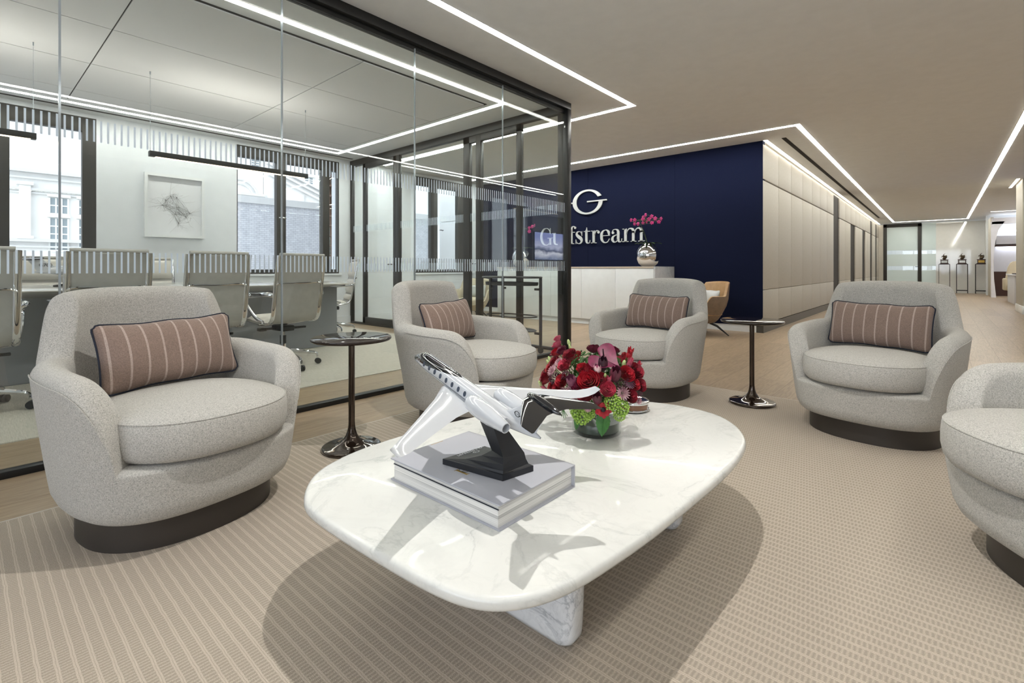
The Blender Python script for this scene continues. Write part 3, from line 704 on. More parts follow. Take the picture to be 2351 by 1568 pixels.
RW = Matrix.Rotation(PI/2, 4, 'X')                         # drawn flat, stood up against the wall
sg = empty('wall_sign', (-4.98, 7.84, 1.425), label='silver seriffed lettering reading Gulfstream on the navy wall', cat='sign')
XL = [('G', -6.099, 1.), ('u', -5.791, 1.), ('l', -5.53, 1.), ('f', -5.391, 1.), ('s', -5.250, 1.), ('t', -5.055, 1.), ('r', -4.895, 1.), ('e', -4.697, 1.), ('a', -4.474, 1.), ('m', -4.245, 1.)]
for ch, x, k in XL:
    g, w = glyph(ch, .018, .236, z0=.008); o = g.build('letter', M_letter, sg, smooth=False, M=RW); o.location = (x+4.98, 0, 0); o['label'] = 'silver letter '+ch
em = emblem_mesh(.02, 1., .008).build('wall_emblem', M_letter, None, smooth=False, M=RW); em.location = (-4.975, 7.84, 2.205)
tag(em, 'large silver emblem of a ringed G with a crossbar above the wall lettering', 'emblem')
# book title in foil
def flat(mb, name, mat, par, x, y, z, rz): o = mb.build(name, mat, par, smooth=False); o.location = (x, y, z); o.rotation_euler = (0, 0, rz); return o
g, _ = glyph('l', .0004, .030); flat(g, 'title_letter', M_gold, bk, -.988-BX0, .905-BY0, BH, -PI/2)
g, _ = glyph('e', .0004, .028); flat(g, 'title_letter', simple('grey_foil', '5b5348', .5), bk, -.985-BX0, .921-BY0, BH, -PI/2)
g, _ = glyph('l', .0004, .030); flat(g, 'title_letter', M_gold, bk, -.970-BX0, 1.108-BY0, BH, -PI/2)
m = MB()
for k in range(9): stroke([(k*.0055, 0, .0008), (k*.0055+.001, .004, .001), (k*.0055+.003, .0005, .0008), (k*.0055+.005, .003, .0006)], m, .0003, n=3)
flat(m, 'small_lettering', M_gold, bk, -1.19-BX0, 1.02-BY0, BH, -PI/2)

# ================================================================== MODEL JETS
M_jetw = simple('gloss_white_paint', 'c6c9ce', .08, 0, 1.0); M_jetb = simple('gloss_black_paint', '0c0d12', .06, 0, 1.0); M_win = simple('cabin_window', '3c4656', .2, 0, .5); M_line = simple('silver_line', '8d929a', .25, .8)
M_stand = simple('matte_black_stand', '1f2126', .42, bump=(500, .1, .0005))
FUS = [(0, .001, .001, -.012), (-.006, .010, .009, -.0115), (-.02, .019, .017, -.010), (-.045, .027, .026, -.005), (-.07, .032, .035, 0), (-.10, .037, .041, .002), (-.14, .040, .043, .001), (-.20, .041, .044, 0), (-.40, .041, .044, 0), (-.58, .041, .044, 0), (-.66, .040, .043, .001), (-.74, .036, .038, .004), (-.82, .026, .028, .009), (-.90, .016, .018, .015), (-.95, .008, .010, .019), (-.975, .003, .004, .021)]
def fus(x):
    for (a, b) in zip(FUS, FUS[1:]):
        if b[0] <= x <= a[0]:
            t_ = (a[0]-x)/(a[0]-b[0]); return tuple(a[i]+(b[i]-a[i])*t_ for i in (1, 2, 3))
    return FUS[-1][1:]
def make_jet(M, text=None):
    root = empty('model_jet')
    def B(mb, name, mat, par=root, **k): return mb.build(name, mat, par, M=M, **k)
    xs_ = sorted(set([-.975*(i/90)**1.0 for i in range(91)]+[-.002, -.006, -.012]), reverse=True); N = 40; rows = []
    P3 = catmull([tuple(f) for f in FUS], 8)
    def F(x):
        for a, b in zip(P3, P3[1:]):
            if b[0] <= x <= a[0]: t_ = (a[0]-x)/max(1e-9, a[0]-b[0]); return tuple(a[i]+(b[i]-a[i])*t_ for i in (1, 2, 3))
        return FUS[-1][1:]
    m = MB(); vs = []
    for x in xs_:
        ry, rz, zc = F(x)
        for j in range(N): a = 2*PI*j/N; vs.append((x, ry*math.sin(a), zc+rz*math.cos(a)))
    fw = []; fb = []; fl = []
    for i in range(len(xs_)-1):
        x = (xs_[i]+xs_[i+1])/2; A = 105 if x > -.02 else 82 if x > -.05 else 84-10*(-.05-x)/.1 if x > -.15 else 74*max(0, (x+.43)/.28)**.7
        for j in range(N):
            a = abs((math.degrees(2*PI*(j+.5)/N)+180) % 360-180); f_ = (i*N+j, i*N+(j+1) % N, (i+1)*N+(j+1) % N, (i+1)*N+j)
            fw.append(f_)
    m.add(vs, fw, 0)
    B(m, 'fuselage', M_jetw, ang=60)
    rows = []
    for i in range(70):
        x = -.0005-.43*(i/69)**1.15; A = 115-22*min(1, -x/.05) if x > -.05 else (93-12*(-.05-x)/.1 if x > -.15 else 81*max(0, (x+.4305)/.2805)**.62)
        ry, rz, zc = F(x); rows.append([(x, (ry+.0007)*math.sin(math.radians(A*k/12)), zc+(rz+.0007)*math.cos(math.radians(A*k/12))) for k in range(-12, 13)])
    B(MB().loft(rows, False), 'nose_paint', M_jetb, ang=80)
    # white loop line over the black nose paint, cockpit window outline, coach line
    def on(x, deg, out=.0012): ry, rz, zc = F(x); a = math.radians(deg); return (x, (ry+out)*math.sin(a), zc+(rz+out)*math.cos(a))
    loop = [on(x, d) for x, d in ((-.36, 8), (-.30, 30), (-.22, 40), (-.15, 40), (-.12, 28), (-.13, 14), (-.2, 12), (-.3, 10))]
    B(MB().tube(catmull(loop, 6), .0012, 5), 'pinstripe', M_jetw)
    B(MB().tube(catmull([on(x, -d[0] if False else -d) for x, d in ((-.36, 8), (-.30, 30), (-.22, 40), (-.15, 40), (-.12, 28), (-.13, 14), (-.2, 12), (-.3, 10))], 6), .0012, 5), 'pinstripe', M_jetw)
    for sgn in (1, -1):
        for q in ([(-.045, 38), (-.066, 40), (-.063, 62), (-.046, 60)], [(-.085, 62), (-.105, 62), (-.105, 84), (-.085, 84)]):
            B(MB().tube([on(x, sgn*d, .0012) for x, d in q], .0009, 4, closed=True), 'window_outline', M_jetw)
        B(MB().tube([on(x, sgn*d, .0006) for x, d in [(-.004-.02*k, 112-6*min(1, k/6)) for k in range(28)]], .0011, 5), 'coach_line', M_line)
        for k in range(8):
            x = -.155-.052*k; ry, rz, zc = F(x); w = MB(); c = on(x, sgn*76, .0004); n_ = Vector((0, math.sin(math.radians(sgn*76)), math.cos(math.radians(sgn*76)))); up = Vector((0, -sgn*math.cos(math.radians(76)), math.sin(math.radians(76))))
            ring = [Vector(c)+Vector((.0095, 0, 0))*math.cos(2*PI*i/14)+up*.0125*math.sin(2*PI*i/14) for i in range(14)]
            w.add([tuple(p+n_*.0008) for p in ring]+[tuple(p-n_*.001) for p in ring], [tuple(range(14))]+[(i, 14+i, 14+(i+1) % 14, (i+1) % 14) for i in range(14)])
            B(w, 'cabin_window', M_win, smooth=False)
        # wing with winglet
        st = [(.02, -.33, -.60, -.030, .016), (.05, -.345, -.595, -.029, .013), (.15, -.445, -.625, -.025, .010), (.30, -.57, -.70, -.017, .007), (.44, -.685, -.775, -.008, .005), (.48, -.72, -.79, -.002, .004), (.508, -.75, -.805, .012, .0035), (.526, -.785, -.82, .036, .0025)]
        rows = []
        for (y, xl, xt, z, th) in st:
            r = []; c = xl-xt
            for f_, h in ((1, 0), (.98, .5), (.9, .9), (.7, 1), (.4, .75), (.15, .3), (0, 0), (.15, -.15), (.4, -.35), (.7, -.5), (.9, -.55), (.98, -.35), (1, 0)): r.append((xt+c*f_, sgn*y, z+th*h))
            rows.append(r)
        B(MB().loft(rows, False, False, False).add(rows[-1][:-1], [tuple(range(12))]), 'wing', M_jetw, ang=40)
        B(MB().tube([(-.60, sgn*.05, -.018), (-.50, sgn*.056, -.013), (-.40, sgn*.05, -.014)], .0008, 4), 'flap_line', M_line)
        e = empty('engine', parent=root) if False else None
        c0 = Matrix.Translation((-.615, sgn*.077, .026)) @ Matrix.Rotation(-PI/2, 4, 'Y')
        eng = B(MB().lathe([(.022, .018), (.027, .002), (.030, 0), (.034, .012), (.038, .05), (.038, .10), (.035, .15), (.028, .20), (.021, .245), (.018, .245), (.017, .20)], 30, M=c0), 'engine', M_jetw, ang=50)
        B(MB().lathe([(.0, .03), (.022, .025)], 24, M=c0), 'intake', M_jetb, eng); B(MB().lathe([(0, .215), (.0155, .215)], 20, M=c0), 'exhaust', M_line, eng)
        B(MB().box(-.80, -.67, min(sgn*.02, sgn*.06), max(sgn*.02, sgn*.06), .016, .028, .003), 'pylon', M_jetw)
        rows = []
        for (y, xl, xt, z, th) in ((.0, -.885, -1.035, .158, .010), (.05, -.905, -1.04, .159, .008), (.170, -1.035, -1.105, .160, .004), (.179, -1.05, -1.105, .160, .002)):
            c = xl-xt; rows.append([(xt+c*f_, sgn*y, z+th*h) for f_, h in ((1, 0), (.9, .5), (.6, .7), (0, 0), (.6, -.5), (.9, -.4), (1, 0))])
        B(MB().loft(rows, False), 'tailplane', M_jetb, ang=40)
    m = MB(); rows = []
    for (z, xl, xt, th) in ((.02, -.70, -.945, .010), (.045, -.775, -.955, .009), (.09, -.84, -.975, .007), (.135, -.885, -1.0, .006), (.158, -.90, -1.015, .006)):
        c = xl-xt; rows.append([(xt+c*f_, th*h, z) for f_, h in ((1, 0), (.92, .6), (.6, 1), (0, .1), (0, -.1), (.6, -1), (.92, -.6), (1, 0))])
    B(m.loft(rows, False), 'tail_fin', M_jetw, ang=40)
    B(MB().lathe([(0, -.01), (.011, .0), (.018, .035), (.019, .07), (.015, .12), (.008, .16), (0, .185)], 18, M=Matrix.Translation((-.885, 0, .160)) @ Matrix.Rotation(-PI/2, 4, 'Y')), 'tail_bullet', M_jetb)
    for sgn in (1, -1):
        e = emblem_mesh(.0010, .050); Mx = Matrix.Translation((-.842, sgn*.0098, .060)) @ (Matrix.Rotation(PI, 4, 'Z') if sgn > 0 else Matrix.Identity(4)) @ Matrix.Rotation(PI/2, 4, 'X')
        if text is None: o = e.build('tail_emblem', M_stand, root, smooth=False, M=M @ Mx)
    return root
def RM(pos, y, p, r, s):
    return Matrix.Translation(pos) @ Matrix.Rotation(y, 4, 'Z') @ Matrix.Rotation(-p, 4, 'Y') @ Matrix.Rotation(r, 4, 'X') @ Matrix.Scale(s, 4)
JL = .6102
JM = RM(Vector((-1.27225, .97998, .67417)), 2.99285, .219756, -.052425, JL)
SB = Vector((-.93, .97, TZ+BH)); jet = make_jet(Matrix.Translation(-SB) @ JM); jet.location = SB
tag(jet, 'white model jet with black nose and tail on a black stand, standing on the book', 'model aircraft')
t0 = JM @ Vector((-.57, 0, -.040)); t1 = JM @ Vector((-.69, 0, -.037)); mid = (t0+t1)/2
base = [Vector((-1.045, .897, 0)), Vector((-.845, .927, 0)), Vector((-.825, 1.028, 0)), Vector((-1.025, 1.045, 0))]
zb = SB.z
bt = [Vector((p.x, p.y, zb+.016)) for p in base]; bb = [Vector((p.x, p.y, zb+.0005)) for p in base]
pb = [Vector((-.908, .952, zb+.058)), Vector((-.852, .937, zb+.056)), Vector((-.842, 1.010, zb+.052)), Vector((-.897, 1.022, zb+.056))]
dx = (t1-t0).normalized(); sd = Vector((0, 0, 1)).cross(dx).normalized()
pt_ = [t0-sd*.012+Vector((0, 0, .006)), t1-sd*.012+Vector((0, 0, .006)), t1+sd*.012+Vector((0, 0, .006)), t0+sd*.012+Vector((0, 0, .006))]
def order(q): c = sum(q, Vector())/4; return sorted(q, key=lambda p: math.atan2(p.y-c.y, p.x-c.x))
cen = Vector((-.885, .985, 0)); ring0 = [Vector((cen.x+(p.x-cen.x)*.93, cen.y+(p.y-cen.y)*.93, zb+.0175)) for p in base]
ring1 = [r_.lerp(q, .42)+Vector((0, 0, -.010)) for r_, q in zip(order(ring0), order(pb))]; ring2 = [r_.lerp(q, .78)+Vector((0, 0, -.009)) for r_, q in zip(order(ring0), order(pb))]
layers = [order(bb), order(bt), order(ring0), ring1, ring2, order(pb)]; tp = order(pt_)
best = min(range(4), key=lambda k: sum((tp[(i+k) % 4]-layers[-1][i]).length for i in range(4))); tp = [tp[(i+best) % 4] for i in range(4)]
layers.append([p.lerp(q, .18) for p, q in zip(layers[-1], tp)]); layers.append(tp)
vs = [tuple(p-SB) for L_ in layers for p in L_]; nl = len(layers); fs = [(3, 2, 1, 0), tuple(range(nl*4-4, nl*4))]
for k in range(nl-1):
    for i in range(4): fs.append((k*4+i, k*4+(i+1) % 4, (k+1)*4+(i+1) % 4, (k+1)*4+i))
std = MB().add(vs, fs).build('display_stand', M_stand, jet, smooth=False)
def text_mesh(name, s, size, mat, par, M, depth=.0004):
    cu = bpy.data.curves.new(name, 'FONT'); cu.body = s; cu.size = size; cu.extrude = depth; cu.resolution_u = 3
    tmp = bpy.data.objects.new(name, cu); COL.objects.link(tmp); dg = bpy.context.evaluated_depsgraph_get()
    me = bpy.data.meshes.new_from_object(tmp.evaluated_get(dg)); COL.objects.unlink(tmp); bpy.data.objects.remove(tmp); me.transform(M); me.name = name
    me.materials.clear(); me.materials.append(mat); o = bpy.data.objects.new(name, me); COL.objects.link(o); o.parent = par; return o
M_ink = simple('white_ink', 'd8dadd', .4)
text_mesh('stand_lettering', 'GULFSTREAM', .0155, M_ink, std, Matrix.Translation((-1.024-SB.x, 1.026-SB.y, .0193)) @ Matrix.Rotation(-PI/2-.04, 4, 'Z') @ Matrix.Rotation(.05, 4, 'X'))
emblem_mesh(.0005, .032).build('stand_emblem', M_ink, std, smooth=False, M=Matrix.Translation((-.998-SB.x, .982-SB.y, .0232)) @ Matrix.Rotation(-PI/2-.04, 4, 'Z') @ Matrix.Rotation(.07, 4, 'X'))
# ================================================================== MEETING ROOM FURNITURE
def make_office_chair():
    r = empty('office_chair'); sx = .225
    prof = [(-.25, .468), (-.235, .462), (-.10, .448), (.05, .440), (.16, .448), (.215, .485), (.240, .55), (.262, .68), (.285, .82), (.312, .96), (.335, 1.06)]
    P = catmull(prof, 5)
    m = MB(); rows = []
    for x in [-sx+.012+(2*sx-.024)*i/8 for i in range(9)]:
        bow = .012*(1-(x/sx)**2)
        rows.append([(x, y+bow, z-bow*.4) for y, z in P]+[(x, y+bow-.012*0-.010, z+.010) for y, z in reversed(P)])
    m.loft(rows, False)
    m.build('sling', M_office, r, ang=60)
    def pad(a, b, name):
        m = MB(); seg = [P[i] for i in range(len(P)) if a <= i/(len(P)-1) <= b]; rows = []
        for x in [-sx+.016+(2*sx-.032)*i/10 for i in range(11)]:
            u = x/(sx-.016); e = (1-abs(u)**6)**.5; r_ = []
            for j, (y, z) in enumerate(seg):
                q = seg[min(j+1, len(seg)-1)]; p = seg[max(j-1, 0)]; dy, dz = q[0]-p[0], q[1]-p[1]; l = math.hypot(dy, dz) or 1
                v = j/(len(seg)-1)*2-1; h = .034*e*(1-abs(v)**4)**.5+.010
                r_.append((x, y-dz/l*h, z+dy/l*h))
            rows.append(r_)
        m.loft(rows, False).build(name, M_office_l, r, ang=70)
    pad(.02, .22, 'seat_pad'); pad(.23, .42, 'seat_pad')
    for a, b in ((.50, .62), (.63, .78), (.79, .985)): pad(a, b, 'back_pad')
    m = MB().tube([(x, .334, 1.068) for x in (-sx+.01, -.1, .1, sx-.01)], .017, 10); m.build('top_roll', M_office, r)
    for s in (-1, 1):
        m = MB().tube([(s*sx, y, z) for y, z in P], .015, 8, flat=(.75, 1.4)); m.build('side_frame', M_chrome, r, ang=60)
        ar = [(s*(sx+.002), .262, .70), (s*(sx+.045), .22, .715), (s*(sx+.05), .05, .705), (s*(sx+.05), -.10, .69), (s*(sx+.048), -.16, .66), (s*(sx+.045), -.13, .60), (s*(sx+.03), -.02, .50), (s*(sx+.01), .08, .455)]
        MB().tube(catmull(ar, 6), .016, 8, flat=(.8, 1.3)).build('arm_frame', M_chrome, r)
        MB().box(s*(sx+.05)-.022, s*(sx+.05)+.022, -.12, .14, .705, .722, .006).build('arm_pad', M_blackp, r)
    MB().tube(catmull([(-sx, .285, .80), (-.17, .315, .815), (0, .325, .812), (.17, .315, .815), (sx, .285, .80)], 6), .009, 8).build('back_brace', M_chrome, r)
    MB().tube([(-sx, -.02, .43), (0, -.02, .415), (sx, -.02, .43)], .012).build('seat_brace', M_chrome, r)
    MB().box(-.06, .06, -.10, .10, .355, .405, .01).box(-.21, -.05, .02, .05, .365, .385, .005).box(.05, .2, -.04, -.01, .37, .39, .005).box(.16, .22, -.06, .01, .365, .395, .005).build('tilt_mechanism', M_blackp, r)
    MB().lathe([(.026, .16), (.026, .27), (.016, .27), (.016, .36)], 18).build('gas_column', M_chrome, r); MB().lathe([(.0285, .23), (.0285, .31), (.02, .31)], 18).build('column_sleeve', M_blackp, r)
    for k in range(5):
        a = 2*PI*k/5+.3; c, s = math.cos(a), math.sin(a)
        MB().tube([(0, 0, .155), (c*.10, s*.10, .150), (c*.29, s*.29, .115), (c*.31, s*.31, .10), (c*.315, s*.315, .07)], [.026, .022, .014, .012, .010], 8).build('base_leg', M_chrome, r)
        w = MB()
        for o_ in (-.013, .013): w.tube([(c*.32-s*(o_-.009), s*.32+c*(o_-.009), .031), (c*.32-s*(o_+.009), s*.32+c*(o_+.009), .031)], .027, 14)
        w.build('caster', M_blackp, r)
    return r
OCH = [(-4.70, .03, -90, 'high-back office chair cut off by the left edge, seen from behind through the glass'),
       (-4.70, .72, -91, 'high-back office chair seen from behind directly above the nearest armchair'),
       (-4.72, 1.40, -88, 'high-back office chair seen from behind, second from the right along the meeting table'),
       (-4.72, 2.06, -84, 'high-back office chair seen from behind beside the bronze side table, its chrome base in view'),
       (-6.58, 3.56, -20, 'cream padded office chair at the right end of the meeting table, seen from the side'),
       (-7.12, .62, 90, 'cream padded office chair across the meeting table behind the small jet model'),
       (-7.12, 1.62, 92, 'cream padded office chair across the meeting table below the framed artwork')]
oc0 = make_office_chair()
for i, (x, y, a, lab) in enumerate(OCH):
    o = oc0 if i == 0 else copy_tree(oc0); o.location = (x, y, .006); o.rotation_euler = (0, 0, math.radians(a)); tag(o, lab, 'office chair', 'office chairs around the meeting table')
tb = empty('meeting_table', (-6.1, 1.22, .006), label='long white-topped meeting table with a grey panel base behind the glass wall', cat='table')
n_ = 120; sh = []
for i in range(n_):
    a = 2*PI*i/n_; c, s = math.cos(a), math.sin(a); sh.append((.90*math.copysign(abs(c)**.3, c)*(1-.06*abs(s)**3), 2.1*math.copysign(abs(s)**.3, s)))
rows = [[(x*k, y*(1-(1-k)*.45), z) for k, z in ((.55, .70), (.80, .735), (.985, .762), (1, .768), (.998, .775), (.985, .777))] for x, y in sh]
MB().loft(rows, True, True, True).build('table_top', M_table, tb, ang=30)
MB().box(-.35, .47, -1.9, 1.9, 0, .72, .006).build('panel_base', M_tbase, tb)
ph = empty('conference_phone', (-5.9, .68, .784), label='black conference phone on the meeting table beside the small jet model', cat='phone')
MB().lathe([(0, 0), (.05, 0), (.06, .01), (.05, .03), (.02, .04), (0, .04)], 24).build('body', M_blackp, ph)
for k in range(3):
    a = 2*PI*k/3; MB().tube([(.04*math.cos(a), .04*math.sin(a), .02), (.12*math.cos(a), .12*math.sin(a), .012)], [.03, .018], 10, flat=(1, .5)).build('foot', M_blackp, ph)
M2 = RM(Vector((0, .80, .205)), PI/2, math.radians(6), 0, .85)
j2 = make_jet(M2, 'G700'); j2.location = (-5.95, .47, .784); tag(j2, 'small white model jet with tail marking G700 on the meeting table', 'model aircraft')
MB().box(-.07, .07, .18, .42, 0, .012, .003).tube([(0, .30, .01), (0, .32, .08), (0, .34, .135)], [.025, .015, .012], 8).build('display_stand', M_stand, j2)
text_mesh('tail_lettering', 'G700', .040, M_stand, j2, Matrix.Translation((.0105, .005, .185)) @ Matrix.Rotation(PI/2, 4, 'Z') @ Matrix.Rotation(PI/2, 4, 'X'), .0008)
# framed artwork between the windows
M_art = M_paper; yc = 1.955; fr = empty('framed_artwork', (-7.8, yc, 1.79), label='square white-framed drawing of fine tangled grey lines on the meeting room wall', cat='artwork')
m = MB(); w = .345; h = .42; d = .035
for a in ((-w, w, h-d, h), (-w, w, -h, -h+d), (-w, -w+d, -h+d, h-d), (w-d, w, -h+d, h-d)): m.box(.0, .045, a[0], a[1], a[2], a[3])
m.build('frame', M_credenza, fr); MB().box(.002, .008, -w+.02, w-.02, -h+.02, h-.02).build('paper', M_paper, fr, smooth=False)
rnd = random.Random(5); m = MB(); hubs = [(-.11, .08), (-.14, .01), (.13, -.13), (-.05, .14), (.04, .0), (.17, -.08), (.02, .13), (0, -.1), (.04, -.22)]
for k in range(150):
    a = rnd.choice(hubs); ang = rnd.uniform(0, 2*PI); L_ = rnd.uniform(.05, .22); b = (a[0]+L_*math.cos(ang), a[1]+L_*math.sin(ang)) if rnd.random() < .35 else rnd.choice(hubs)
    b = (max(-.29, min(.29, b[0]+rnd.uniform(-.03, .03))), max(-.36, min(.36, b[1]+rnd.uniform(-.03, .03)))); q = ((a[0]+b[0])/2+rnd.uniform(-.06, .06), (a[1]+b[1])/2+rnd.uniform(-.06, .06))
    m.tube([(.009, *p) for p in catmull([a, q, b], 4)], .0005, 3)
for k in range(12):
    s = 1 if k % 2 else -1; a = hubs[5] if s > 0 else hubs[1]; m.tube([(.009, *a), (.009, s*.30, a[1]+rnd.uniform(-.16, .12))], .0004, 3)
for hb_ in hubs: m.ball((.009, *hb_), .005, 8, 6)
m.build('line_drawing', simple('graphite', '8e8f90', .8), fr)
def make_pendant():
    r = empty('pendant_light'); L_ = 1.541
    MB().box(-.03, .03, 0, L_, 0, .050, .002).build('housing', M_blackp, r); MB().box(-.02, .02, .05, L_-.04, -.003, .001).build('diffuser', M_lampw, r, smooth=False)
    for y in (.01, L_-.02):
        MB().tube([(0, y, .05), (0, y, CE-2.022-.02)], .0016, 6).build('cable', M_steel, r); MB().lathe([(0, CE-2.022), (.02, CE-2.022), (.02, CE-2.026), (.006, CE-2.03), (.006, CE-2.06), (0, CE-2.06)], 16, cy_=y).build('ceiling_cup', M_steel, r)
    return r
p0 = make_pendant(); p0.location = (-5.65, 1.207, 2.022); tag(p0, 'slim black linear pendant light hanging in front of the framed artwork', 'pendant light', 'linear pendants over the meeting table')
p1 = copy_tree(p0); p1.location = (-5.65, -1.0+.0-.104, 2.022); 
p1.location = (-5.65, .437-1.541, 2.022) if False else (-5.65, -.90, 2.022); p1.scale = (1, .868, 1); tag(p1, 'slim black linear pendant light cut off by the left edge of the photo', 'pendant light', 'linear pendants over the meeting table')
# bar cart
ca = empty('bar_cart', (-3.76, 4.27, .006), label='black oval bar trolley on casters in the corner of the glass walls', cat='trolley')
def oval(rx, ry, z0, z1, e=.008): return MB().lathe([(0, z0), (.97, z0), (1, z0+(z1-z0)*.5), (.97, z1), (0, z1)], 48, sx=rx, sy=ry)
oval(.44, .20, .836, .856).build('top_shelf', M_blackp, ca); oval(.38, .18, .752, .772).build('tray', M_blackp, ca); MB().lathe([(.97, .768), (1, .768), (1, .79), (.985, .79), (.985, .772)], 48, sx=.38, sy=.18).build('tray_rim', M_black, ca)
MB().tube([(.36*math.cos(2*PI*i/48), .17*math.sin(2*PI*i/48), .40) for i in range(48)], .007, 6, True).build('guard_rail', M_black, ca)
oval(.36, .17, .235, .25).build('lower_tray', M_blackp, ca)
for x, y in ((.42, .02), (-.19, -.15), (-.24, .12)):
    MB().box(x-.014, x+.014, y-.012, y+.012, .075, .84, .003).box(min(x, x*.8), max(x, x*.8), y-.01, y+.01, .70, .725, .003).box(min(x, x*.8), max(x, x*.8), y-.01, y+.01, .205, .232, .003).build('leg', M_black, ca)
    MB().tube([(x, y-.008, .035), (x, y+.008, .035)], .035, 18).tube([(x, y, .04), (x, y, .08)], .008).build('caster', M_blackp, ca)

# ================================================================== RECEPTION
cr = empty('credenza', (-4.97, 7.127, 0), label='long white lacquered cabinet run with a grey marble end, in front of the navy wall', cat='cabinet')
x0, x1 = -6.64, -3.30
MB().box(x0+4.97+.02, x1+4.97-.05, .04, .70, 0, .09).build('toe_kick', M_credenza, cr, smooth=False)
MB().box(x0+4.97, x1+4.97-.03, .02, .71, .09, .955).build('carcass', M_credenza, cr, smooth=False)
for k in range(5):
    a = x0+4.97+k*.661; MB().box(a+.0018, a+.661-.0018, 0, .019, .092, .952, .0015).build('cabinet_door', M_credenza, cr)
MB().box(x0+4.97-.01, x1+4.97-.03, -.012, .71, .957, .985, .002).build('counter_top', simple('counter_edge', 'cfc3b4', .3), cr)
MB().box(x1+4.97-.03, x1+4.97, -.012, .71, 0, .985, .002).build('marble_end', M_marble_grey, cr)
M_orch = simple('orchid_petal', 'a4145f', .5, var=(90, 'c73483')); M_leafd = simple('orchid_leaf', '33502a', .4, var=(20, '47652f')); M_stemg = simple('stem_green', '4a5a2c', .6)
def orchid_vase(x, y, pts, label, vlabel):
    v = empty('vase', (x, y, .985), label=vlabel, cat='vase', group='silver globe vases on the credenza')
    MB().lathe([(.07, 0), (.10, .006), (.15, .05), (.182, .12), (.19, .19), (.18, .25), (.15, .305), (.11, .345), (.085, .362), (.082, .374), (.078, .374), (.08, .36), (.10, .34), (0, .33)], 48).build('bowl', M_chrome, v, ang=60)
    p = empty('orchid', (x, y, 1.31), label=label, cat='plant', group='orchids in the silver vases'); rr = random.Random(int(x*100))
    groups = [pts[i::3] for i in range(3)]
    for g in groups:
        if not g: continue
        tip = g[0]; q = [(0, 0, 0), ((tip[0]-x)*.3, (tip[1]-y)*.3, .25), ((tip[0]-x)*.7, (tip[1]-y)*.6, tip[2]-1.31-.02)]+[(a[0]-x, a[1]-y, a[2]-1.31) for a in sorted(g, key=lambda a: abs(a[0]-x))]
        MB().tube(catmull(q, 5), .0025, 5).build('stem', M_stemg, p)
    for (a, b, c) in pts:
        m = MB(); tl = rr.uniform(-.5, .5); s = rr.uniform(.85, 1.15)*.036
        for k in range(5):
            an = PI/2+2*PI*k/5+tl; wd = .55 if k in (1, 4) else .38; rows = []
            for i in range(7):
                u = i/6; w_ = math.sin(PI*min(1, u*.9+.08))*wd; ca_, sa = math.cos(an), math.sin(an)
                rows.append([(ca_*u*s-sa*w_*s*k2, -.006*math.sin(PI*u)+abs(k2)*.004, sa*u*s+ca_*w_*s*k2) for k2 in (-1, -.5, 0, .5, 1)])
            m.loft(rows, False)
        m.ball((0, -.006, -.004), .008, 8, 6)
        m.build('blossom', M_orch, p, loc=(a-x, b-y, c-1.31), rz=rr.uniform(-.7, .5))
    for k in range(7):
        an = 2*PI*k/7+.4; L_ = rr.uniform(.16, .24); rows = []
        for i in range(9):
            u = i/8; w_ = .028*math.sin(PI*min(1, u*.85+.12)); z = .03+.10*u-.09*u*u; c, s = math.cos(an), math.sin(an)
            rows.append([(c*u*L_-s*w_*k2, s*u*L_+c*w_*k2, z+abs(k2)*.008) for k2 in (-1, -.5, 0, .5, 1)])
        MB().loft(rows, False).build('leaf', M_leafd, p)
o1 = [(-3.858, 7.40, 1.758), (-3.772, 7.36, 1.752), (-3.802, 7.42, 1.694), (-3.722, 7.38, 1.685), (-3.663, 7.44, 1.795), (-3.60, 7.40, 1.822), (-3.624, 7.36, 1.756), (-3.59, 7.42, 1.713), (-3.523, 7.46, 1.799), (-3.542, 7.4, 1.751), (-3.654, 7.42, 1.699), (-3.442, 7.42, 1.757), (-3.475, 7.37, 1.688), (-3.371, 7.4, 1.699), (-3.353, 7.44, 1.751)]
orchid_vase(-3.565, 7.42, o1, 'pink orchid in the silver vase at the right end of the credenza', 'mirror-polished silver globe vase at the right end of the credenza')
orchid_vase(-6.26, 7.42, [(-6.36, 7.4, 1.80), (-6.33, 7.38, 1.74), (-6.26, 7.42, 1.72), (-6.24, 7.4, 1.79), (-6.22, 7.36, 1.69), (-5.97, 7.4, 1.77), (-6.06, 7.42, 1.71), (-6.02, 7.37, 1.75), (-5.91, 7.4, 1.79), (-6.04, 7.4, 1.68)],
            'pink orchid seen through the glass doors, above the far silver vase', 'silver globe vase seen through the glass doors on the credenza')
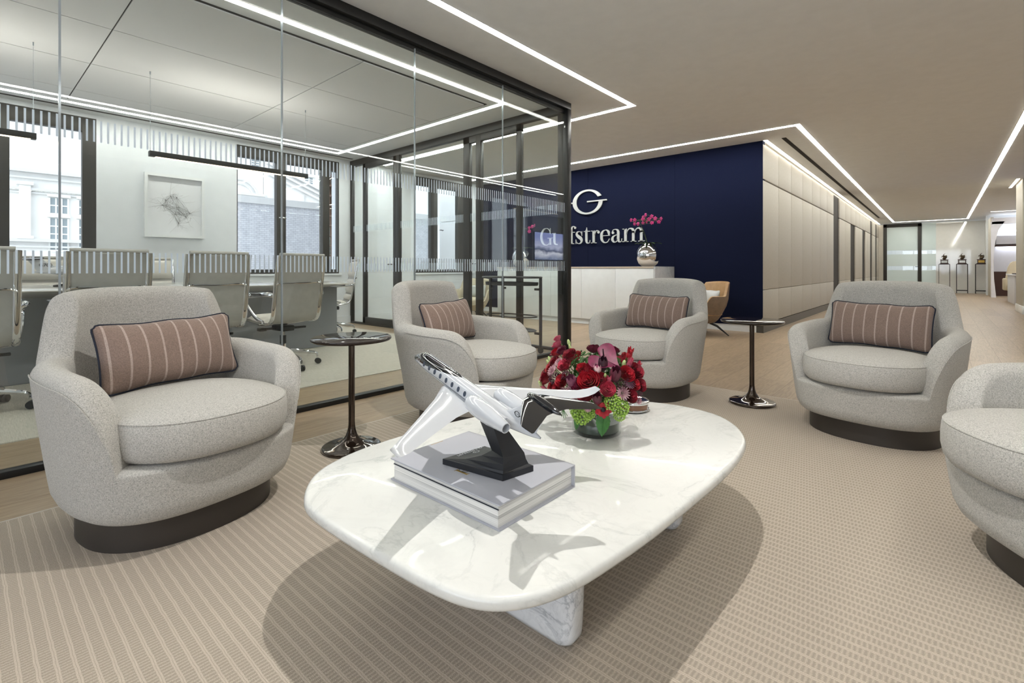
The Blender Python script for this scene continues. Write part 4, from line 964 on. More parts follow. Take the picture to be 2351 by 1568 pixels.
# lounge chairs
def tub_chair(name, mi, mo, loc, rz, label, cush_label, cush):
    r = empty(name, loc, rz, label=label, cat='lounge chair')
    def hh(u):
        d = math.degrees(abs(u)); return .76-.02*(min(d, 50)/50)**2+(.56-.74)*ss(48, 66, d)+(.36-.56)*ss(96, 126, d)+(.30-.36)*ss(126, 140, d)
    rows = []; N = 96; P = dict(a=.34, b=.32)
    for i in range(N):
        u = -PI+2*PI*i/N; h = hh(u); rr_ = []
        for z in [.17, .175, .19, .22, .27, .33, .42, .52, 1.0]:
            zz = min(z, h); k = .42+.58*min(1, ((max(zz, .17)-.17)/.30))**.55; x, y, nx, ny = plan(u, P['a'], P['b'], 2.4); rr_.append((x*k, y*k+.12*max(0, zz-.35)*max(0, math.cos(u)), zz))
        rows.append(rr_)
    MB().loft(rows, True, True).build('outer_shell', mo, r, ang=60)
    rows = []
    for i in range(N):
        u = -PI+2*PI*i/N; h = hh(u); rr_ = []
        for z, ins in ((h, 0), (h+.008, .012), (h+.006, .03), (h-.02, .045), (.5*(h+.33), .06), (.33, .07)):
            x, y, nx, ny = plan(u, P['a'], P['b'], 2.4); rr_.append((x-nx*ins, y-ny*ins+.12*max(0, z-.35)*max(0, math.cos(u)), z))
        rows.append(rr_)
    MB().loft(rows, True).build('inner_shell', mi, r, ang=60)
    rows = []
    for i in range(48):
        u = -PI+2*PI*i/48; x, y, nx, ny = plan(u, .27, .29, 2.6); rows.append([(x*k, y*k-.03, z) for k, z in ((.8, .28), (.98, .29), (1, .33), (.99, .38), (.95, .40), (.6, .415), (.2, .42))])
    MB().loft(rows, True, True, True).build('seat_cushion', mi, r, ang=60)
    for sx_ in (-1, 1):
        for sy_ in (-1, 1): MB().tube([(sx_*.08, sy_*.08, .17), (sx_*.15, sy_*.15, .13), (sx_*.26, sy_*.26, 0)], [.016, .016, .007], 8).build('leg', M_black, r)
    m, e = pillow_mesh(.44, .24, .11, 20, 12); q = m.build(cush, M_grey_cushion, None, ang=80)
    q.matrix_world = Matrix.Translation(loc) @ Matrix.Rotation(rz, 4, 'Z') @ Matrix.Translation((0, .12, .53)) @ Matrix.Rotation(math.radians(-18), 4, 'X'); tag(q, cush_label, 'cushion')
tub_chair('lounge_chair', M_leather, M_leather2, (-2.60, 7.14, 0), math.radians(-36), 'tan leather tub chair on black legs against the navy wall', 'light grey cushion in the tan leather tub chair', 'cushion')
tub_chair('lounge_chair', M_beige, M_beige, (-6.55, 6.35, 0), math.radians(28), 'beige leather tub chair seen through the glass doors', 'pale grey cushion in the beige tub chair behind the glass doors', 'cushion')

# ================================================================== FAR END: pedestals, trophies, cabin mock-up, television
M_bronz = simple('trophy_bronze', '4a3d2c', .35, .8); M_wood = simple('trophy_wood', '3a1d16', .3, 0, .4)
def pedestal(x, lab, lab2, plate):
    r = empty('pedestal', (x, 25.62, 0), label=lab, cat='pedestal', group='slim frame pedestals'); w = .165; t_ = .014; m = MB()
    for sx_ in (-1, 1):
        for sy_ in (-1, 1): MB().box(sx_*(w-t_/2)-t_/2, sx_*(w-t_/2)+t_/2, sy_*(w-t_/2)-t_/2, sy_*(w-t_/2)+t_/2, 0, 1.13).build('post', M_black, r, smooth=False)
        m.box(-w, w, sx_*(w-t_/2)-t_/2, sx_*(w-t_/2)+t_/2, .10, .125).box(sx_*(w-t_/2)-t_/2, sx_*(w-t_/2)+t_/2, -w, w, .10, .125)
    m.box(-w, w, -w, w, 1.118, 1.137); m.build('shelf_frame', M_black, r, smooth=False)
    q = empty('trophy', (x, 25.62, 1.137), label=lab2, cat='trophy', group='bronze trophies'); 
    MB().box(-.13, .13, -.10, .10, 0, .03, .004).box(-.11, .11, -.08, .08, .03, .15, .004).box(-.125, .125, -.095, .095, .15, .175, .004).build('wooden_base', M_wood, q)
    MB().box(-.085, .085, -.086, -.081, .045, .135).build('plaque', plate, q, smooth=False)
    m = MB(); m.ball((0, 0, .21), .05, 12, 8, (1.1, .8, .9)); m.tube(catmull([(-.02, 0, .2), (.05, 0, .27), (.02, 0, .31), (-.03, 0, .33), (.0, 0, .39), (.03, 0, .41)], 4), [.05, .05, .045, .04, .035, .03, .03, .028, .025, .022, .02, .018, .016, .014, .012, .010, .008, .006, .005, .004, .003][:21], 8)
    m.tube([(0, 0, .28), (.07, 0, .33), (.09, 0, .28)], [.03, .018, .004], 6, flat=(.5, 1)); m.tube([(0, 0, .27), (-.07, 0, .31), (-.085, 0, .25)], [.03, .018, .004], 6, flat=(.5, 1))
    m.build('bird_sculpture', M_bronz, q)
pedestal(.139, 'leftmost of the three slim black pedestals at the far end of the corridor', 'bronze bird trophy with a silver plaque on the leftmost pedestal', M_letter)
pedestal(.654, 'middle of the three slim black pedestals at the far end of the corridor', 'bronze bird trophy with a white plaque on the middle pedestal', M_credenza)
pedestal(1.188, 'rightmost of the three slim black pedestals at the far end of the corridor', 'bronze bird trophy with a gold plaque on the rightmost pedestal', M_gold)
M_mock = simple('cabin_white', 'dcdce2', .4); M_mockb = simple('cabin_wood', '43261f', .3, 0, .3)
cb = empty('aircraft_mockup', (1.9, 22.6, 0), label='white aircraft cabin interior mock-up in the bay at the far right', cat='cabin mock-up')
pts = [(-.50, .02), (-.55, .6), (-.56, 1.2), (-.52, 1.8), (-.47, 2.10), (.5, 2.10), (.5, .02)]
MB().box(-.50, 1.9, 1.55, 1.62, 0, 2.2).build('cabin_wall', M_mock, cb, smooth=False)
MB().box(-.5, 1.9, 1.50, 1.56, 0, .85).build('lower_panel', M_mockb, cb, smooth=False)
MB().box(-.45, 1.9, 1.35, 1.58, 1.72, 1.78, .01).build('shelf', M_mockb, cb); MB().box(-.42, 1.9, 1.30, 1.58, 1.80, 2.10, .01).build('overhead_box', M_mock, cb)
MB().box(-.42, 1.9, 1.36, 1.54, 1.708, 1.716).build('light_line', M_lampw if False else emis('cabin_led', (.93, .95, 1), 5), cb, smooth=False); MB().box(-.42, 1.8, 1.25, 1.5, 2.22, 2.30).build('ceiling_lamp', emis('cabin_led2', (.95, .97, 1), 4), cb, smooth=False)
m = MB(); ar_ = [(-.50, 0), (-.55, .6), (-.565, 1.2), (-.53, 1.8), (-.44, 2.25), (-.3, 2.5)]
for (a, z0_), (b, z1_) in zip(ar_, ar_[1:]): m.prism([(-.62, z0_), (a, z0_), (b, z1_), (-.62, z1_)], -.05, .05, 'y')
m.box(-.6, 1.9, -.05, .05, 2.42, 2.62); m.build('bulkhead_arch', M_mock, cb, smooth=False)
MB().box(-.42, -.02, -2.55, -2.50, 0, .80, .01).box(-.42, -.36, -4.2, -2.5, 0, .80, .01).box(-.45, .25, -4.25, -2.45, .76, .80, .01).build('table_partition', M_mock, cb)
MB().box(-.36, .1, -3.8, -2.9, .80, .83, .004).build('table_inlay', M_mockb, cb)
def cabin_seat(x, y, lab):
    r = empty('leather_seat', (x, y, 0), label=lab, cat='aircraft seat', group='cream cabin seats')
    rows = []
    for i in range(11):
        xx = -.26+.052*i; e = (1-abs(xx/.28)**4)**.5; rows.append([(xx, -.10-.05*e, .45), (xx, -.02-.07*e, .8), (xx, .05-.07*e, 1.1*e+.02*(1-e)+.08), (xx, .12, 1.12*e+.06), (xx, .16, .9*e+.2), (xx, .10, .45)])
    MB().loft(rows, False).build('backrest', M_beige, r, ang=60); MB().box(-.27, .27, -.55, .12, .28, .48, .05).build('seat', M_beige, r); MB().box(-.33, -.26, -.5, .05, .3, .66, .03).build('armrest', M_beige, r); MB().box(.26, .33, -.5, .05, .3, .66, .03).build('armrest', M_beige, r); MB().box(-.2, .2, -.4, .05, 0, .28, .03).build('pedestal', M_mock, r)
cabin_seat(1.78, 21.2, 'cream aircraft seat nearer the far wall in the cabin bay'); cabin_seat(1.92, 20.0, 'cream aircraft seat partly hidden behind the pillar in the cabin bay')
area_light('cabin_light', (2.6, 20.5, 2.8), (0, 0, 0), 1.5, 4.0, 60, (1, .98, .95))
t = NT('screen_picture'); v = t.coord('Generated'); n = t.noise(v, 4, 3); sp = t.n.new('ShaderNodeSeparateXYZ'); t.link(v, sp.inputs[0])
g = t.math('ADD', sp.outputs[2], t.math('MULTIPLY', n, .35)); c = t.ramp(g, ((.2, '7f8aa8'), (.42, 'e6e8f6'), (.52, '4c5674'), (.66, 'c6cbe8'), (1., '8f9ad0'))); t.link(c, t.b.inputs['Emission Color']); t.b.inputs['Emission Strength'].default_value = 5.5; t.base((0, 0, 0)); M_tv = t.m
tv = empty('television', (4.19, 14.05, 1.75), label='large wall television showing a blue-grey picture, mirrored in the glass beside the lettering', cat='television')
MB().box(-.05, 0, -.86, .86, -.50, .50, .005).build('bezel', M_blackp, tv); MB().box(-.054, -.05, -.84, .84, -.48, .48).build('screen', M_tv, tv, smooth=False)

# ================================================================== OUTSIDE THE WINDOWS
M_stone = simple('pale_stone', 'f6f5f3', .85, var=(1.2, 'eeedea')); M_stone2 = simple('pale_stone_trim', 'e4e3e2', .85); M_conc = simple('render_panel', 'dddbda', .9, var=(1.5, 'cfccca'))
M_pane = simple('sash_glass', '9aa5aa', .1, .2)
t = NT('pale_brick'); tc = t.n.new('ShaderNodeTexCoord'); sp = t.n.new('ShaderNodeSeparateXYZ'); cm = t.n.new('ShaderNodeCombineXYZ'); t.link(tc.outputs['Object'], sp.inputs[0]); t.link(sp.outputs[1], cm.inputs[0]); t.link(sp.outputs[2], cm.inputs[1])
br = t.node('ShaderNodeTexBrick', Scale=1.0, Mortar__Size=.0035, Brick__Width=.10, Row__Height=.040); br.inputs['Color1'].default_value = lin('e2e2e6'); br.inputs['Color2'].default_value = lin('cfd0d6'); br.inputs['Mortar'].default_value = lin('9a9ba4'); t.link(cm.outputs[0], br.inputs['Vector'])
n = t.noise(tc.outputs['Object'], 7, 4); t.base(t.mix(.35, br.outputs['Color'], t.ramp(n, ((.3, 'bcbdc4'), (.7, 'ececf0'))))); t.setp(Roughness=.9); M_brick = t.m
t = NT('dark_brick'); tc = t.n.new('ShaderNodeTexCoord'); sp = t.n.new('ShaderNodeSeparateXYZ'); cm = t.n.new('ShaderNodeCombineXYZ'); t.link(tc.outputs['Object'], sp.inputs[0]); t.link(sp.outputs[0], cm.inputs[0]); t.link(sp.outputs[2], cm.inputs[1])
br = t.node('ShaderNodeTexBrick', Scale=1.0, Mortar__Size=.008, Brick__Width=.23, Row__Height=.085); br.inputs['Color1'].default_value = lin('6f7168'); br.inputs['Color2'].default_value = lin('55564e'); br.inputs['Mortar'].default_value = lin('2e2d2a'); t.link(cm.outputs[0], br.inputs['Vector']); t.base(br.outputs['Color']); t.setp(Roughness=.9); M_brickd = t.m
gr = MB().box(-60, -8.3, -40, 60, -4.2, -4).build('trim_ground_outside', simple('paving', 'b9b7b3', .9), smooth=False); structure(gr); gr.name = 'floor_outside'
sb = empty('stone_building', (-45, 8, -4), label='pale classical stone building outside the meeting room windows', cat='building')
def Z(z): return z+4
def Yb(y): return y-8
MB().box(-8, 0, Yb(-22), Yb(17.9), 0, Z(15.5)).build('facade', M_stone, sb, smooth=False)
for z, h, d in ((7.25, .22, .5), (6.85, .12, .3), (6.1, .16, .3), (5.9, .1, .2), (2.72, .22, .45), (2.35, .12, .3), (1.2, .3, .4), (10.7, .3, .5), (14.8, .5, .8)): MB().box(0, d, Yb(-22), Yb(17.9), Z(z), Z(z)+h).build('cornice', M_stone2, sb, smooth=False)
for y in (-6.0, -3.2, -.3, 2.67, 7.0, 9.8, 12.6): MB().box(0, .35, Yb(y), Yb(y+.55), Z(2.9), Z(6.4), .03).box(0, .5, Yb(y-.12), Yb(y+.67), Z(6.4), Z(6.62), .02).box(0, .5, Yb(y-.12), Yb(y+.67), Z(2.9), Z(3.1), .02).build('pilaster', M_stone, sb)
def sash(par, y, z, w, h, nx, nz, x=0.):
    o = MB().box(x, x+.06, y, y+w, z, z+h).build('window', M_pane, par, smooth=False); f = MB().box(x-.02, x+.30, y-.15, y+w+.15, z+h+.06, z+h+.22).box(x-.02, x+.16, y-.1, y+w+.1, z-.16, z-.02)
    for i in range(1, nx): f.box(x+.04, x+.12, y+w*i/nx-.04, y+w*i/nx+.04, z, z+h)
    for i in range(1, nz): f.box(x+.04, x+.11, y, y+w, z+h*i/nz-.04, z+h*i/nz+.04)
    f.box(x, x+.13, y-.08, y, z, z+h).box(x, x+.13, y+w, y+w+.08, z, z+h); f.build('glazing_bars', M_stone, o, smooth=False)
for y in (-4.9, -2.0, 4.157, 5.62, 8.4, 11.2, 13.9):
    w = .85; sash(sb, Yb(y), Z(4.72), w, 1.0, 3, 2); sash(sb, Yb(y), Z(2.25), w, 2.1, 3, 4)
for y, z, w, h in ((16.9, 9.85, .62, .62), (13.4, 9.9, .62, .62), (10.2, 9.9, .62, .62)): sash(sb, Yb(y), Z(z), w, h, 2, 3)
m = MB()
for i in range(16):
    a = PI*i/16; b = PI*(i+1)/16
    for r_ in (1.15, 1.5): m.tube([(0.1, Yb(15.9)+r_*math.cos(a), Z(7.1)+r_*math.sin(a)), (.1, Yb(15.9)+r_*math.cos(b), Z(7.1)+r_*math.sin(b))], .10, 6)
m.build('arch_moulding', M_stone2, sb)
pe = empty('pediment_building', (-45, 8, -4), label='white gabled building with a sloping cornice above the pale brick wall', cat='building')
MB().prism([(Yb(17.95), 0), (Yb(34), 0), (Yb(34), Z(7.0)), (Yb(30), Z(8.5)), (Yb(17.95), Z(14))], -7, .3, 'x').build('gable_wall', M_stone, pe, smooth=False)
for dz in (0, .45, -.5): MB().prism([(Yb(18.0), Z(9.95+dz)), (Yb(26.5), Z(6.75+dz)), (Yb(26.5), Z(6.55+dz)), (Yb(18.0), Z(9.75+dz))], .3, .7, 'x').build('sloping_cornice', M_stone2, pe, smooth=False)
for y, z, w, h in ((21.5, 8.95, .75, .55), (22.95, 8.7, .55, .75), (24.6, 8.7, .6, .7), (21.3, 11.0, .7, .8), (23.4, 10.8, .7, .8)): sash(pe, Yb(y), Z(z), w, h, 2, 3, .3)
for y in (18.1, 20.9): MB().box(.3, .6, Yb(y), Yb(y+.45), Z(2), Z(8.9-.37*(y-18)), .03).build('pilaster', M_stone2, pe)
bw_ = empty('brick_building', (-10.5, 5.3, -4), label='pale brick wall outside the second and third windows', cat='building')
MB().box(-1.2, 0, -3.3, 3.3, 0, 6.28).build('wall', M_brick, bw_, smooth=False); MB().box(-1.25, .04, -3.34, 3.3, 6.28, 6.42).build('coping', M_stone2, bw_, smooth=False); MB().box(0, .35, -3.3, 3.3, 4.35, 4.66).build('parapet', M_stone, bw_, smooth=False)
MB().box(-1.0, -.4, 2.55, 3.0, 6.42, 7.2).build('chimney', M_brick, bw_, smooth=False)
cw = empty('rendered_building', (-9.2, 10.95, -4), label='blank grey rendered wall with panel joints outside the third window', cat='building')
m = MB()
for z0, z1 in ((0, 4.9), (4.915, 6.2), (6.215, 7.1)): m.box(-1, 0, -2.3, 2.6, z0, z1)
m.build('wall', M_conc, cw, smooth=False)
db = empty('dark_brick_building', (-9.4, 4.9, -4), label='dark brick wall with a rusty stair behind the slimmest window light', cat='building')
MB().box(-.5, .45, .18, .6, 0, 8).build('wall', M_brickd, db, smooth=False)
m = MB()
for k in range(14): m.box(.0, .40, .03, .17, 4.2+k*.2, 4.23+k*.2)
m.tube([(.30, .10, 4.0), (.05, .10, 7.0)], .03, 6).build('fire_stair', simple('rusty_steel', '5b4030', .8), db)

for y in (-.13, 1.98): area_light('pendant_uplight', (-5.65, y, 2.085), (PI, 0, 0), .05, 1.3, 6, (1, .93, .82))
for x, y in ((-4.3, .2), (-4.3, 2.2), (-6.9, .2), (-6.9, 2.4), (-5.6, 3.7)): spot_light('downlight_meeting_room', (x, y, 2.81), 8, 2.3, .8, .05)
# ================================================================== FLOWERS ON THE MARBLE TABLE
VX, VY = -.968, 1.585
vs_ = empty('vase', (VX, VY, TZ), label='clear glass cylinder vase with dark green leaf lining holding the bouquet', cat='vase')
t = NT('vase_glass'); t.n.remove(t.b); tr = t.n.new('ShaderNodeBsdfTransparent'); tr.inputs[0].default_value = (.975, .99, .98, 1); gl = t.n.new('ShaderNodeBsdfGlossy'); gl.inputs['Roughness'].default_value = .0
lw = t.n.new('ShaderNodeLayerWeight'); lw.inputs[0].default_value = .5; p_ = t.math('ADD', t.math('MULTIPLY', t.math('POWER', lw.outputs['Facing'], 3.5), .9), .05); mx = t.n.new('ShaderNodeMixShader')
t.link(p_, mx.inputs[0]); t.link(tr.outputs[0], mx.inputs[1]); t.link(gl.outputs[0], mx.inputs[2]); t.link(mx.outputs[0], t.out.inputs[0]); M_vglass = t.m
MB().lathe([(0, .0), (.086, 0), (.0895, .003), (.09, .008), (.09, .118), (.089, .12), (.086, .12), (.085, .118), (.085, .014), (0, .010)], 72).build('glass', M_vglass, vs_, ang=50)
M_lining = simple('leaf_lining', '16301d', .35, 0, .3); MB().lathe([(0, .012), (.083, .012), (.0835, .016), (.0835, .042), (.082, .044), (0, .044)], 64).build('leaf_lining', M_lining, vs_, ang=50)
fm = {}
def fmat(key, a, b, rough=.5):
    if key not in fm: fm[key] = simple('petal_'+key, a, rough, var=(55, b), bump=(120, .15, .001)); fm[key].node_tree.nodes['Principled BSDF'].inputs['Sheen Weight'].default_value = .05
    return fm[key]
FC = {'red': ('92071a', 'b51226'), 'crim': ('6e0518', '930d26'), 'pinkred': ('a8263c', 'c8445a'), 'pink': ('b0405a', 'cb6a7c'), 'wine': ('540a24', '741436'), 'mauve': ('6f2f4b', '94506b'), 'plum': ('4b1527', '6b2239'), 'black': ('2b0e1c', '43182b'), 'pale': ('dfa9ae', 'efd0d0'), 'm': ('5c0630', '7c0d44'), 'g': ('a9bd74', 'c9d79a'), 'v': ('86ab3a', 'a6c859'), 'dk': ('3a1020', '5c1c33'), 'dk2': ('43162a', '6a2c44'), 'p': ('8f4d63', 'd3b0b4'), 'pl': ('6d4358', '9c7488'), 'l': ('2f6428', '437f35')}
M_fstem = simple('flower_stem', '4b6b2c', .55); M_calyx = simple('calyx', '5f8038', .55)
rf = random.Random(3)
def petal(m, R, ang, r0, r1, wid, z0, z1, curl, nu=6, nv=6, jit=.0):
    rows = []
    for i in range(nu+1):
        u = i/nu; rr_ = r0+(r1-r0)*u**1.2; z = z0+(z1-z0)*u-curl*max(0, u-.6)**2*6; w = wid*math.sin(PI*(.18+.70*u))**.7
        if u == 1: w *= .55
        row = []
        for j in range(nv+1):
            v = j/nv*2-1; a = ang+v*w/max(.25, rr_+.3); rad = rr_*(1-.06*v*v)+jit*math.sin(9*v+ang*3)*u; row.append((R*rad*math.cos(a), R*rad*math.sin(a), R*(z-.10*v*v*u)))
        rows.append(row)
    m.loft(rows, False)
def cup(m, R, a0, r, h, W, tilt=0., z0=-.55, nu=6, nv=6):
    rows = []
    for i in range(nu+1):
        u = i/nu; prof = math.sin(PI/2*(.12+.88*min(1, u*1.25))); curl = max(0, u-.72)/.28
        row = []
        for j in range(nv+1):
            v = j/nv*2-1; w = W*(.55+.45*math.sin(PI/2*min(1, u*1.6))); a = a0+v*w*.5
            rad = r*(.25+.75*prof)+tilt*u+curl**1.5*.13*(1-.3*v*v)+.02*math.sin(6*v+a0*3)*u; z = z0+(h-z0)*u-.30*abs(v)**2.6*u*(h-z0)-.04*curl**2+.02*math.sin(5*v+a0)*u
            row.append((R*rad*math.cos(a), R*rad*math.sin(a), R*z))
        rows.append(row)
    m.loft(rows, False)
def f_rose(R, o=1.):
    m = MB(); k = rf.uniform(0, 6); op = rf.uniform(.8, 1.05)*o
    for ring, (n, r, h, W, tl) in enumerate(((2, .10, .62, 3.6, 0), (3, .22, .64, 2.7, 0), (3, .36, .64, 2.5, .02), (4, .50, .60, 2.1, .05), (5, .64, .52, 1.75, .10), (5, .74, .38, 1.6, .18))):
        for i in range(n): cup(m, R, 2*PI*i/n+k+ring*.9+rf.uniform(-.12, .12), r*op, h+rf.uniform(-.04, .04), W, tl*op)
    return m
def f_bud(R):
    m = MB()
    for ring, n in enumerate((3, 4)):
        for i in range(n): petal(m, R, 2*PI*i/n+ring*.5, .10, .42+.12*ring, .60, -.9, 1.0-.12*ring, -.10+.02*ring, 6, 5)
    m.ball((0, 0, -.1*R), R*.42, 10, 8, (1, 1, 1.9)); return m
def f_tulip(R):
    m = MB()
    for ring, n in enumerate((3, 3)):
        for i in range(n):
            a0 = 2*PI*i/n+ring*PI/3; rows = []
            for q in range(8):
                u = q/7; rad = .58*math.sin(PI*(.12+.62*u))+.02*ring; w = 1.0*math.sin(PI*(.1+.85*u))**.8
                rows.append([(R*rad*math.cos(a0+v*w), R*rad*math.sin(a0+v*w), R*(-.9+1.9*u-.12*v*v)) for v in (-.9, -.5, 0, .5, .9)])
            m.loft(rows, False)
    m.ball((0, 0, -.3*R), R*.4, 10, 8, (1, 1, 1.6)); return m
def f_green_bud(R):
    m = MB(); m.ball((0, 0, 0), R*.45, 12, 10, (1, 1, 2.1))
    for i in range(5): a = 2*PI*i/5; m.tube([(R*.30*math.cos(a), R*.30*math.sin(a), -R*.75), (R*.47*math.cos(a), R*.47*math.sin(a), -R*.1), (R*.2*math.cos(a), R*.2*math.sin(a), R*.75)], [R*.10, R*.10, R*.03], 5)
    return m
def f_astrantia(R):
    m = MB()
    for i in range(16):
        a = 2*PI*i/16; c, s = math.cos(a), math.sin(a); m.loft([[(R*r*c-R*w*s*k, R*r*s+R*w*c*k, R*(.05+.2*r)) for k in (-1, 0, 1)] for r, w in ((.25, .06), (.6, .12), (.85, .08), (1.0, .01))], False)
    for i in range(42):
        a = i*2.4; r = .62*math.sqrt(i/42); m.tube([(R*r*.4*math.cos(a), R*r*.4*math.sin(a), 0), (R*r*math.cos(a), R*r*math.sin(a), R*(.55-.3*r))], R*.018, 3); m.ball((R*r*math.cos(a), R*r*math.sin(a), R*(.57-.3*r)), R*.05, 5, 4)
    return m
def f_cluster(R, n, br_):
    m = MB()
    for i in range(n):
        z = 1-2*(i+.5)/n; a = i*2.399963; q = math.sqrt(1-z*z); j = rf.uniform(.82, 1.05); m.ball((R*j*q*math.cos(a), R*j*q*math.sin(a), R*j*z*.85), R*br_*rf.uniform(.8, 1.2), 7, 5)
    return m
def f_anthurium(R):
    m = MB(); rows = []; N = 48
    for i in range(N+1):
        a = 2*PI*i/N; x = math.sin(a)**3*.95; y = (13*math.cos(a)-5*math.cos(2*a)-2*math.cos(3*a)-math.cos(4*a))/17
        rows.append([(R*x*k, R*(y*k+.15*(1-k)), R*(.14*k*k*abs(x)+.05*math.sin(5*a)*k*k-.10*k*(1-k))) for k in (.0, .2, .4, .6, .8, .94, 1.0)])
    m.loft(rows, False); return m
def f_leaf(R):
    m = MB(); rows = []
    for i in range(15):
        u = i/14; w = .55*math.sin(PI*u**.75)**.8*(1+.10*(i % 2)); rows.append([(R*w*k, R*(.06*abs(k)-.25*u*u), R*(.9-1.9*u)) for k in (-1, -.5, 0, .5, 1)])
    m.loft(rows, False); m.tube([(0, -.004-R*.25*(i/14)**2, R*(.9-1.9*i/14)) for i in range(15)], R*.02, 4); return m
def f_fern(R):
    m = MB()
    for s in range(5):
        a0 = -.9+.45*s
        for k in range(7):
            u = k/7; x = math.sin(a0)*u*R*1.3; z = -math.cos(a0)*u*R*1.3+R*.5
            for sg_ in (-1, 1): m.tube([(x, 0, z), (x+sg_*R*.22*(1-u*.5), 0, z-R*.18)], [R*.045, R*.012], 4)
        m.tube([(0, 0, R*.5), (math.sin(a0)*R*1.25, 0, R*.5-math.cos(a0)*R*1.25)], R*.02, 4)
    return m
def f_anemone(R):
    m = MB()
    for ring in (0, 1):
        for i in range(5): petal(m, R, 2*PI*i/5+ring*.6, .12, .85+.15*ring, .75, .0-.1*ring, .45-.2*ring, .05, jit=.04)
    return m
